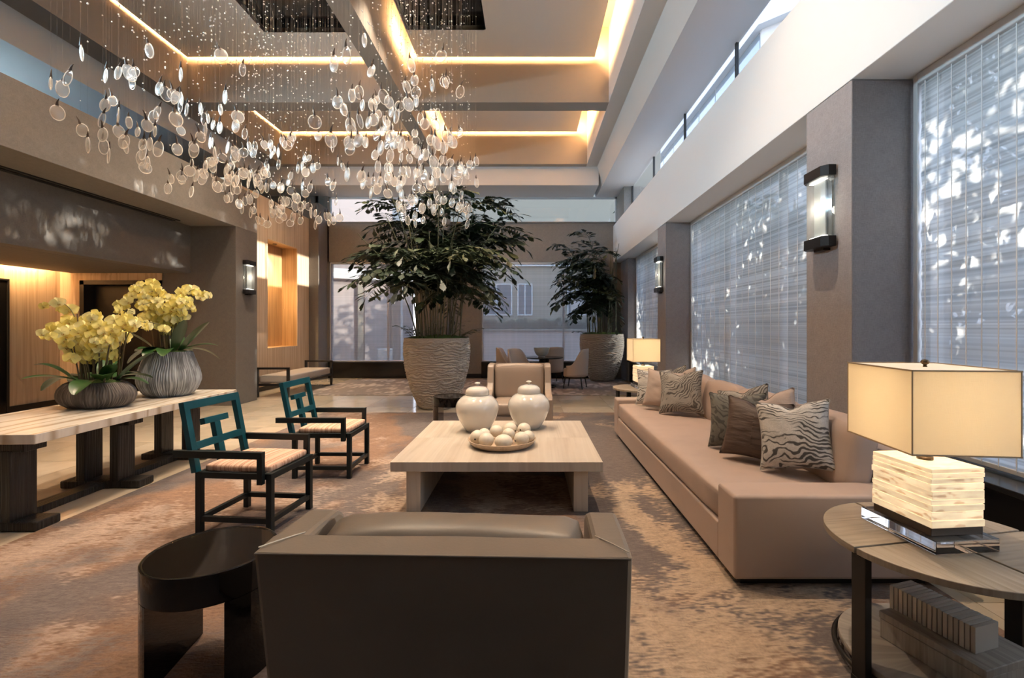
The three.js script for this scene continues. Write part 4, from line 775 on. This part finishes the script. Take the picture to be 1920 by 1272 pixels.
function palm(label, pos, sd, spread, topY, nF, outside) {
  const t = thing('potted_palm', label, 'plant', pos);
  part('pot', [potBody(sd), lathe([[.60, 1.30], [.585, 1.303], [.565, 1.295], [.56, 1.22], [0, 1.22]], 90), lathe([[0, 0.001], [.30, 0.001]], 60)], M.potStone, t);
  { const g = new THREE.SphereGeometry(.57, 70, 26, 0, 6.2832, 0, Math.PI / 2), p = g.attributes.position; for (let i = 0; i < p.count; i++) { const x = p.getX(i), z = p.getZ(i), r = Math.hypot(x, z); p.setY(i, 1.24 + .07 * Math.sqrt(Math.max(0, 1 - (r / .575) ** 2)) + .05 * fbm(x * 7 + 30 + sd, z * 7 + 30, 256, 3) + .02 * noise(x * 40 + 50, z * 40 + 50)); } g.computeVertexNormals(); part('moss', g, M.moss, t); }
  const mats = [M.leafA, M.leafB, M.leafC], canes = [];
  for (let i = 0; i < 26; i++) { // canes
    const a = i * 2.4 + sd, r = .10 + .36 * Math.sqrt((i % 13) / 13), b = V3(Math.cos(a) * r, 1.24, Math.sin(a) * r), h = rr(.55, 1) * (topY - 1.3), o = V3(Math.cos(a), 0, Math.sin(a)); let ln = spread * rr(.08, .5) * (i % 3 === 0 ? 1.5 : .8); if (outside) for (let k = 0; k < 8 && outside(V3(pos[0] + b.x + o.x * ln, 2 + pos[1], pos[2] + b.z + o.z * ln)); k++) ln *= .6;
    const pts = [b, b.clone().add(V3(0, h * .35, 0)).addScaledVector(o, ln * .18), b.clone().add(V3(0, h * .7, 0)).addScaledVector(o, ln * .5), b.clone().add(V3(0, h, 0)).addScaledVector(o, ln)];
    part('cane', taper(pts, .014, .006, 10, 6), M.cane, t); canes.push(new THREE.CatmullRomCurve3(pts));
  }
  for (let i = 0; i < nF; i++) {
    const c = canes[i % canes.length], u = i < canes.length ? .98 : rr(.42, .97), p = c.getPoint(u), up = c.getTangent(u);
    const a = i < 26 ? Math.atan2(p.z, p.x) + rr(-.9, .9) : rr(0, 6.283), d = V3(Math.cos(a), rr(.05, 1.0) + (i < 26 ? .3 : 0), Math.sin(a)).normalize();
    let L = spread * rr(.42, .78); const tip = p.clone().addScaledVector(d, L);
    if (tip.y > topY + .15) L *= .7;
    let dr = rr(.25, .6), bad = q => { const e = p.clone().addScaledVector(d, L * q).add(V3(pos[0], -dr * L * q * q + pos[1], pos[2])); return outside && outside(e); };
    for (let k = 0; k < 14 && (bad(.55) || bad(1)); k++) { const a2 = rr(0, 6.283), e = rr(-.1, .8); d.set(Math.cos(a2), e, Math.sin(a2)).normalize(); L *= .94; }
    if (bad(.55) || bad(1) || bad(0)) continue;
    part('frond', frond(p, d, L, dr, rr(.19, .31), 9 + Math.floor(rnd() * 4)), mats[i % 3], t);
  }
  for (let i = 0; i < 12; i++) { const a = i * .55 + .3, b = V3(Math.cos(a) * .42, 1.26, Math.sin(a) * .42), d = V3(Math.cos(a), rr(.7, 1.6), Math.sin(a)).normalize(), L = rr(.35, .75); if (outside && outside(b.clone().addScaledVector(d, L).add(V3(...pos)))) continue; part('frond', frond(b, d, L, .35, .15, 4), M.leafB, t); }
  return t;
}
palm('large palm in a ridged stone pot behind the coffee table under the chandelier', [-1.735, .002, -9.0], 1, 1.8, 4.2, 290, e => (e.y > 2.9 && e.z > -8.72 && e.x > -4.95 && e.x < -.5) || Math.hypot(e.x + 1.735, e.z + 9.0) > 1.7);
palm('palm in a ridged stone pot in the far right corner', [2.02, .012, -13.44], 4, 1.5, 3.95, 230, e => e.x > (e.y > 2.9 ? 2.1 : 2.3) || e.z < -13.72);

// ---------------------------------------------------------------- orchids
const orchidFlower = (() => {
  const petal = (a, len, wid, cup, col) => { const n = 5, pos = [], idx = [], c = [], cs = Math.cos(a), sn = Math.sin(a);
    for (let i = 0; i <= n; i++) for (let j = -2; j <= 2; j++) { const t = i / n, w = wid * Math.sin(Math.PI * Math.pow(t, .8) * .93 + .08), x = j / 2 * w, y = t * len, z = cup * (t * t) * len + .12 * Math.abs(x) - .02 * t + .05 * Math.sin(t * 6 + j) * wid; pos.push(x * cs - y * sn, x * sn + y * cs, z); const k = mix(.78, 1, t); c.push(col[0] * k, col[1] * k, col[2] * k); }
    for (let i = 0; i < n; i++) for (let j = 0; j < 4; j++) { const p = i * 5 + j; idx.push(p, p + 1, p + 5, p + 1, p + 6, p + 5); }
    const g = new THREE.BufferGeometry(); g.setAttribute('position', new THREE.Float32BufferAttribute(pos, 3)); g.setAttribute('color', new THREE.Float32BufferAttribute(c, 3)); g.setIndex(idx); g.computeVertexNormals(); return g.toNonIndexed(); };
  const make = (Y) => mergeGeometries([petal(0, .048, .021, -.1, Y), petal(2.25, .046, .020, -.1, Y), petal(-2.25, .046, .020, -.1, Y), petal(1.35, .056, .036, .12, Y.map(v => Math.min(1, v * 1.06))), petal(-1.35, .056, .036, .12, Y.map(v => Math.min(1, v * 1.06))), petal(3.14, .022, .012, .9, [.62, .30, .05]), petal(2.7, .014, .008, 1.4, [.75, .42, .06]), petal(-2.7, .014, .008, 1.4, [.75, .42, .06])]);
  return [make([.90, .80, .26]), make([.93, .87, .42]), make([.88, .76, .20])];
})();
function orchid(label, pos, potKind, spikes, stemH, leafN, faceTurn) {
  const t = thing('potted_orchids', label, 'orchid', pos);
  let rim, rx = 1, rz = 1;
  if (potKind === 'tall') {
    const prof = [[.17, 0], [.20, .006], [.25, .055], [.288, .14], [.295, .20], [.28, .28], [.25, .37], [.222, .45], [.212, .49]], P = smoothProfile(prof, 60), seg = 420, pos2 = [], uv = [], idx = [];
    P.forEach(([r, y], j) => { for (let i = 0; i <= seg; i++) { const a = i / seg * Math.PI * 2, k = (i % seg) / seg, f = Math.sin((k * 84 + 1.6 * noise(k * 16, y * 8, 16)) * Math.PI * 2), rr2 = r + (y > .02 && y < .48 ? .0045 * f : 0); pos2.push(rr2 * Math.cos(a), y, rr2 * Math.sin(a)); uv.push(k * 1, y * 2); } });
    for (let j = 0; j + 1 < P.length; j++) for (let i = 0; i < seg; i++) { const a = j * (seg + 1) + i; idx.push(a, a + seg + 1, a + 1, a + 1, a + seg + 1, a + seg + 2); }
    const g = new THREE.BufferGeometry(); g.setAttribute('position', new THREE.Float32BufferAttribute(pos2, 3)); g.setAttribute('uv', new THREE.Float32BufferAttribute(uv, 2)); g.setIndex(idx); g.computeVertexNormals();
    part('pot', [g, lathe([[.212, .49], [.195, .49], [.185, .44], [0, .44]], 60), lathe([[0, .0005], [.2, .0005]], 40)], M.potGrey, t); rim = .47;
  } else {
    rx = .98; rz = .60; const P = smoothProfile([[.20, 0], [.26, .006], [.325, .05], [.352, .11], [.335, .175], [.285, .225], [.25, .24]], 44), seg = 420, pos2 = [], uv = [], idx = [];
    P.forEach(([r, y]) => { for (let i = 0; i <= seg; i++) { const a = i / seg * Math.PI * 2, k = (i % seg) / seg, f = Math.sin((k * 84 + 1.8 * noise(k * 14, y * 16, 14)) * Math.PI * 2), q = r + (y > .02 && y < .23 ? .0035 * f : 0); pos2.push(q * Math.cos(a) * rx, y, q * Math.sin(a) * rz); uv.push(k, y * 2); } });
    for (let j = 0; j + 1 < P.length; j++) for (let i = 0; i < seg; i++) { const a = j * (seg + 1) + i; idx.push(a, a + seg + 1, a + 1, a + 1, a + seg + 1, a + seg + 2); }
    const g = new THREE.BufferGeometry(); g.setAttribute('position', new THREE.Float32BufferAttribute(pos2, 3)); g.setAttribute('uv', new THREE.Float32BufferAttribute(uv, 2)); g.setIndex(idx); g.computeVertexNormals();
    const ins = lathe([[.25, .24], [.235, .24], [.225, .2], [0, .2]], 60); ins.scale(rx, 1, rz); const bt = lathe([[0, .0005], [.2, .0005]], 40); bt.scale(rx, 1, rz);
    part('pot', [g, ins, bt], M.potGreyDark, t); rim = .225;
  }
  { const R = potKind === 'tall' ? .198 : .235, g = new THREE.SphereGeometry(R, 40, 16, 0, 6.2832, 0, Math.PI / 2), p = g.attributes.position; for (let i = 0; i < p.count; i++) { const x = p.getX(i), z = p.getZ(i), q = Math.hypot(x, z) / R; p.setXYZ(i, x * rx, rim - .02 + .045 * Math.sqrt(Math.max(0, 1 - q * q)) + .03 * fbm(x * 18 + 40, z * 18 + 40, 256, 3), z * rz); } g.computeVertexNormals(); part('moss', g, M.moss, t); }
  for (let i = 0; i < leafN; i++) { // strap leaves
    const a = i / leafN * 6.283 + rr(-.25, .25), L = rr(.26, .42), Wd = rr(.06, .085), lift = i % 4 === 0 ? rr(.8, 1.2) : rr(.15, .55), dr = i % 3 === 0 ? rr(.3, .6) : rr(.35, .8), n = 9, pos2 = [], idx = [];
    for (let k = 0; k <= n; k++) for (let j = -2; j <= 2; j++) { const s = k / n, w = Wd * Math.pow(Math.sin(Math.PI * (.08 + .9 * s)), .6), r = .06 + L * s * (1 - .12 * s), y = lift * L * s - dr * L * s * s * .8 + .25 * Math.abs(j / 2) * w; pos2.push(r, y, j / 2 * w); }
    for (let k = 0; k < n; k++) for (let j = 0; j < 4; j++) { const p = k * 5 + j; idx.push(p, p + 1, p + 5, p + 1, p + 6, p + 5); }
    const g = new THREE.BufferGeometry(); g.setAttribute('position', new THREE.Float32BufferAttribute(pos2, 3)); g.setIndex(idx); g.computeVertexNormals(); g.rotateY(a); const q = potKind === 'tall' ? .06 : .11; g.translate(Math.cos(a) * q * rx, rim + .015 + rr(0, .03), -Math.sin(a) * q * rz); part('leaf', g, M.orchidLeaf, t);
  }
  const put = new THREE.Object3D(); let fn = 0;
  for (const [bx0, bz, tx, tz, hh, reach, nf] of spikes) {
    const top = stemH + hh, b = V3(bx0, rim, bz), dir = V3(tx, 0, tz);
    const pts = [b, V3(bx0 + tx * .03, rim + top * .5, bz + tz * .03), V3(bx0 + tx * .10, rim + top, bz + tz * .10), V3(bx0 + tx * reach * .55, rim + top + .085, bz + tz * reach * .55), V3(bx0 + tx * reach, rim + top + .06, bz + tz * reach)];
    const c = new THREE.CatmullRomCurve3(pts); part('stem', taper(pts, .0075, .003, 22, 6), M.orchidStem, t);
    part('stake', bar(V3(bx0 + .012, rim - .01, bz + .008), V3(bx0 + tx * .06 + .012, rim + top * .98, bz + tz * .06 + .008), .008, .008, .001), M.stake, t);
    for (let i = 0; i < nf; i++) {
      const u = .50 + .50 * i / (nf - 1), p = c.getPointAt(u), s = i % 2 ? 1 : -1;
      put.position.set(p.x + rr(-.02, .02) - tz * s * .035, p.y + rr(-.05, .03) - .01, p.z + rr(.0, .035) + tx * s * .035);
      put.rotation.set(rr(-.35, .25), faceTurn + rr(-.7, .7) + tx * .5, rr(-.35, .35)); put.scale.setScalar(rr(1.05, 1.42) * (1 - .25 * (i > nf - 3 ? 1 : 0)));
      const m = part('flower', orchidFlower[fn++ % 3], M.petal, t); m.position.copy(put.position); m.rotation.copy(put.rotation); m.scale.copy(put.scale);
    }
  }
  return t;
}
M.stake = std({ color: lin(.10, .07, .04), roughness: .6 });
M.potGreyDark = M.potGrey.clone(); M.potGreyDark.color = lin(.16, .14, .13);
const spk = (n, rx, rz, reach, sd, vert) => { const o = []; for (let i = 0; i < n; i++) { const k = n > 1 ? i / (n - 1) * 2 - 1 : 0, z = rr(-1, 1); const tx = clamp(k * 1.05 + rr(-.12, .12), -1, 1), tz = Math.sign(rr(-.7, 1)) * Math.sqrt(Math.max(0, 1 - tx * tx)) * .8; o.push([k * rx, z * rz, tx, tz, rr(-.13, .12) + vert * (Math.abs(k) * .14 - .08), reach * (.55 + .45 * Math.abs(k)) * rr(.85, 1.1), 7 + Math.floor(rnd() * 3)]); } return o; };
orchid('yellow moth orchids in the low dark bowl at the near end of the stone table', [-4.13, .741, -4.58], 'low', spk(17, .16, .09, .35, 1, 1), .50, 13, .85);
orchid('yellow moth orchids in the tall fluted grey pot farther along the stone table', [-4.02, .741, -5.36], 'tall', spk(17, .11, .10, .38, 2, .6), .56, 13, .75);

// ---------------------------------------------------------------- dining corner
{
  const t = thing('dining_table', 'round black pedestal dining table before the far window', 'table', [.36, .014, -12.0]);
  part('tabletop', lathe([[0, .712], [.45, .712], [.475, .722], [.48, .732], [.475, .742], [0, .742]], 64), M.blackGloss, t);
  part('pedestal', lathe([[.14, .03], [.13, .2], [.12, .45], [.13, .712]], 32), M.blackGloss, t);
  part('foot', lathe([[0, 0], [.30, 0], [.30, .025], [.2, .035], [0, .035]], 40), M.blackGloss, t);
  const b = thing('bowl', 'grey white footed bowl on the dining table', 'bowl', [.30, .757, -11.95]);
  part('bowl', lathe(smoothProfile([[.07, .03], [.12, .05], [.165, .11], [.19, .19], [.197, .235]], 20).concat([[.19, .236], ...smoothProfile([[.182, .19], [.155, .11], [.11, .06], [0, .05]], 16)]), 48), std({ color: lin(.42, .46, .46), roughness: .35 }), b);
  part('foot_ring', lathe([[0, 0], [.085, 0], [.085, .022], [.07, .036], [0, .036]], 32), std({ color: lin(.45, .46, .45), roughness: .4 }), b);
  // barrel chair facing +z
  const fab = std({ color: lin(.44, .385, .34), roughness: .8, bumpMap: linenBump, bumpScale: .0008 });
  const mk = (label, pos, turn) => {
    const c = thing('barrel_chair', label, 'chair', pos, turn);
    const nA = 30, nY = 9, pos2 = [], idx = [];
    for (const s of [0, 1]) for (let i = 0; i <= nA; i++) for (let j = 0; j <= nY; j++) {
      const a = (i / nA * 2 - 1) * 1.95, q = Math.abs(a) / 1.95, top = .97 - .36 * sstep(.33, .85, q) - .05 * q, y = .30 + (top - .30) * j / nY, r = .27 + .03 * (y - .3) + (s ? .045 : 0), edge = s ? 0 : 0;
      const rx2 = r * 1.0, rz2 = r * 1.06; pos2.push(rx2 * Math.sin(a) * (1 - .05 * q), y + (j === nY ? -.004 : 0), -rz2 * Math.cos(a) * (1) - .0 + .02);
    }
    const N = (nA + 1) * (nY + 1), at = (s, i, j) => s * N + i * (nY + 1) + j;
    for (let i = 0; i < nA; i++) { for (let j = 0; j < nY; j++) { idx.push(at(0, i, j), at(0, i, j + 1), at(0, i + 1, j), at(0, i + 1, j), at(0, i, j + 1), at(0, i + 1, j + 1)); idx.push(at(1, i, j), at(1, i + 1, j), at(1, i, j + 1), at(1, i + 1, j), at(1, i + 1, j + 1), at(1, i, j + 1)); }
      idx.push(at(0, i, nY), at(1, i, nY), at(0, i + 1, nY), at(0, i + 1, nY), at(1, i, nY), at(1, i + 1, nY)); idx.push(at(0, i, 0), at(0, i + 1, 0), at(1, i, 0), at(0, i + 1, 0), at(1, i + 1, 0), at(1, i, 0)); }
    for (let j = 0; j < nY; j++) { idx.push(at(0, 0, j), at(1, 0, j), at(0, 0, j + 1), at(0, 0, j + 1), at(1, 0, j), at(1, 0, j + 1)); idx.push(at(0, nA, j), at(0, nA, j + 1), at(1, nA, j), at(0, nA, j + 1), at(1, nA, j + 1), at(1, nA, j)); }
    const g = new THREE.BufferGeometry(); g.setAttribute('position', new THREE.Float32BufferAttribute(pos2, 3)); g.setIndex(idx); g.computeVertexNormals(); muv(g); part('shell', g, fab, c);
    part('seat', lathe([[0, .28], [.27, .28], [.285, .30], [.285, .45], [.27, .475], [.2, .485], [0, .487]], 40), fab, c);
    for (const [x, z] of [[-1, -1], [1, -1], [-1, 1], [1, 1]]) part('leg', taper([V3(x * .235, 0, z * .235), V3(x * .21, .15, z * .21), V3(x * .19, .29, z * .19)], .012, .02, 4, 8), M.black, c);
    return c;
  };
  const r = .80, P = (a) => [.36 + Math.cos(a) * r, .02, -12 + Math.sin(a) * r];
  const c1 = mk('beige barrel dining chair right of the black table', P(.35), -Math.PI / 2 - .35);
  copy(c1, 'beige barrel dining chair at the left front of the black table, turned away', [-.20, .02, -11.46], 2.35);
  copy(c1, 'beige barrel dining chair at the far left of the black table', [-.52, .02, -12.15], Math.PI / 2 + .1);
  copy(c1, 'beige barrel dining chair behind the black table against the window', [.60, .02, -12.86], -.35);
}

// ---------------------------------------------------------------- chandeliers of hanging glass drops
{
  const dropG = (w, h, th, egg) => { const g = new THREE.SphereGeometry(1, 18, 12), p = g.attributes.position; for (let i = 0; i < p.count; i++) { const y = p.getY(i), k = 1 - egg * y; p.setXYZ(i, p.getX(i) * w * .6 * k, (y - 1) * h * .62, p.getZ(i) * th * .55); } g.computeVertexNormals(); return g; };
  const gs = [dropG(.088, .115, .030, .12), dropG(.098, .105, .028, .05), dropG(.066, .125, .034, .1), dropG(.082, .130, .026, .2), dropG(.074, .095, .030, .0), dropG(.052, .115, .036, .05)];
  const rimGlints = gs.map(g => { g.computeBoundingBox(); const b = g.boundingBox, p = []; for (let i = 0; i < 24; i++) { const a = i / 24 * 6.2832, y = Math.cos(a); p.push(V3(Math.sin(a) * b.max.x * .98 , (y - 1) * -b.min.y / 2, 0)); } const c = new THREE.CatmullRomCurve3(p, true); return new THREE.TubeGeometry(c, 28, .0042, 5, true); });  // rings drawn round the drops as bright edge glints
  const capG = [[.018, .07, .015], [-.016, .085, .013], [.010, .055, .014]].map(([dx, h, r]) => taper([V3(0, -.006, 0), V3(dx * .2, h * .5, 0), V3(dx, h, 0)], r, .0025, 5, 7));
  const beadG = new THREE.IcosahedronGeometry(1, 2);
  const chandelier = (label, x0, x1, d0, d1, n, top) => {
    const c = thing('chandelier', label, 'chandelier', [(x0 + x1) / 2, top, -(d0 + d1) / 2]);
    const cx = (x0 + x1) / 2, cd = (d0 + d1) / 2, spots = [], wires = [], beads = [];
    for (let k = 0; k < n * 30 && spots.length < n; k++) { const x = rr(x0, x1), d = rr(d0, d1); if (spots.every(s => Math.hypot(s[0] - x, s[1] - d) > .088)) spots.push([x, d]); }
    spots.forEach(([x, d], i) => {
      const low = EYE + 1.66 + .10 * noise(x * 2 + 20, d * 2), y = low + 1.15 * Math.pow(rnd(), 1.9), yl = y - top;
      const m = part('glass_drop', gs[i % gs.length], i % 4 === 3 ? M.dropClear : M.dropGlass, c); m.position.set(x - cx, yl + .12, -(d - cd)); m.rotation.set(rr(-.12, .12), rr(-.9, .9), rr(-.28, .28));
      part('cap', capG[i % 3], M.cap, m); part('rim', rimGlints[i % gs.length], M.rimGlint, m);
      wires.push([x - cx, yl + .155, -(d - cd)]);
      const nb = 2 + Math.floor(rnd() * 5); for (let q = 0; q < nb; q++) beads.push([x - cx, yl + .25 + (-.25 - yl) * Math.pow(rnd(), .8), -(d - cd), rr(.0055, .009)]);
    });
    for (let k = 0; k < n * .5; k++) { const x = rr(x0, x1), d = rr(d0, d1), y = EYE + 2.3 + 2.2 * rnd() - top; wires.push([x - cx, y, -(d - cd)]); const nb = 3 + Math.floor(rnd() * 7); for (let q = 0; q < nb; q++) beads.push([x - cx, y + (-.1 - y) * rnd() ** 1.2, -(d - cd), rr(.0055, .0095)]); }
    const wg = wires.map(([x, y, z]) => { const g = new THREE.CylinderGeometry(.0006, .0006, -y, 3, 1, true); g.translate(x, y / 2, z); return g; });
    part('hanging_wires', wg, M.wire, c, { kind: 'stuff' });
    const bm = new THREE.InstancedMesh(beadG, M.bead, beads.length), o = new THREE.Object3D(); beads.forEach(([x, y, z, r], i) => { o.position.set(x, y, z); o.scale.setScalar(r); o.updateMatrix(); bm.setMatrixAt(i, o.matrix); }); bm.name = 'crystal_beads'; bm.userData.kind = 'stuff'; c.add(bm);
    part('ceiling_plate', bx(x0 - cx, -.002, -(d1 - cd), x1 - cx, .006, -(d0 - cd), .002), M.blackGloss, c);
  };
  const top = EYE + 5.26 + .15;
  chandelier('left chandelier of clear glass drops and beads hanging on wires over the seating', -4.66, -3.1, 4.5, 8.4, 200, top);
  chandelier('right chandelier of clear glass drops and beads hanging before the palm', -2.12, -.84, 4.5, 8.1, 170, top);
}
scene.traverse(o => { if (o.isMesh) { o.castShadow = true; o.receiveShadow = true; } });
renderer.render(scene, camera);
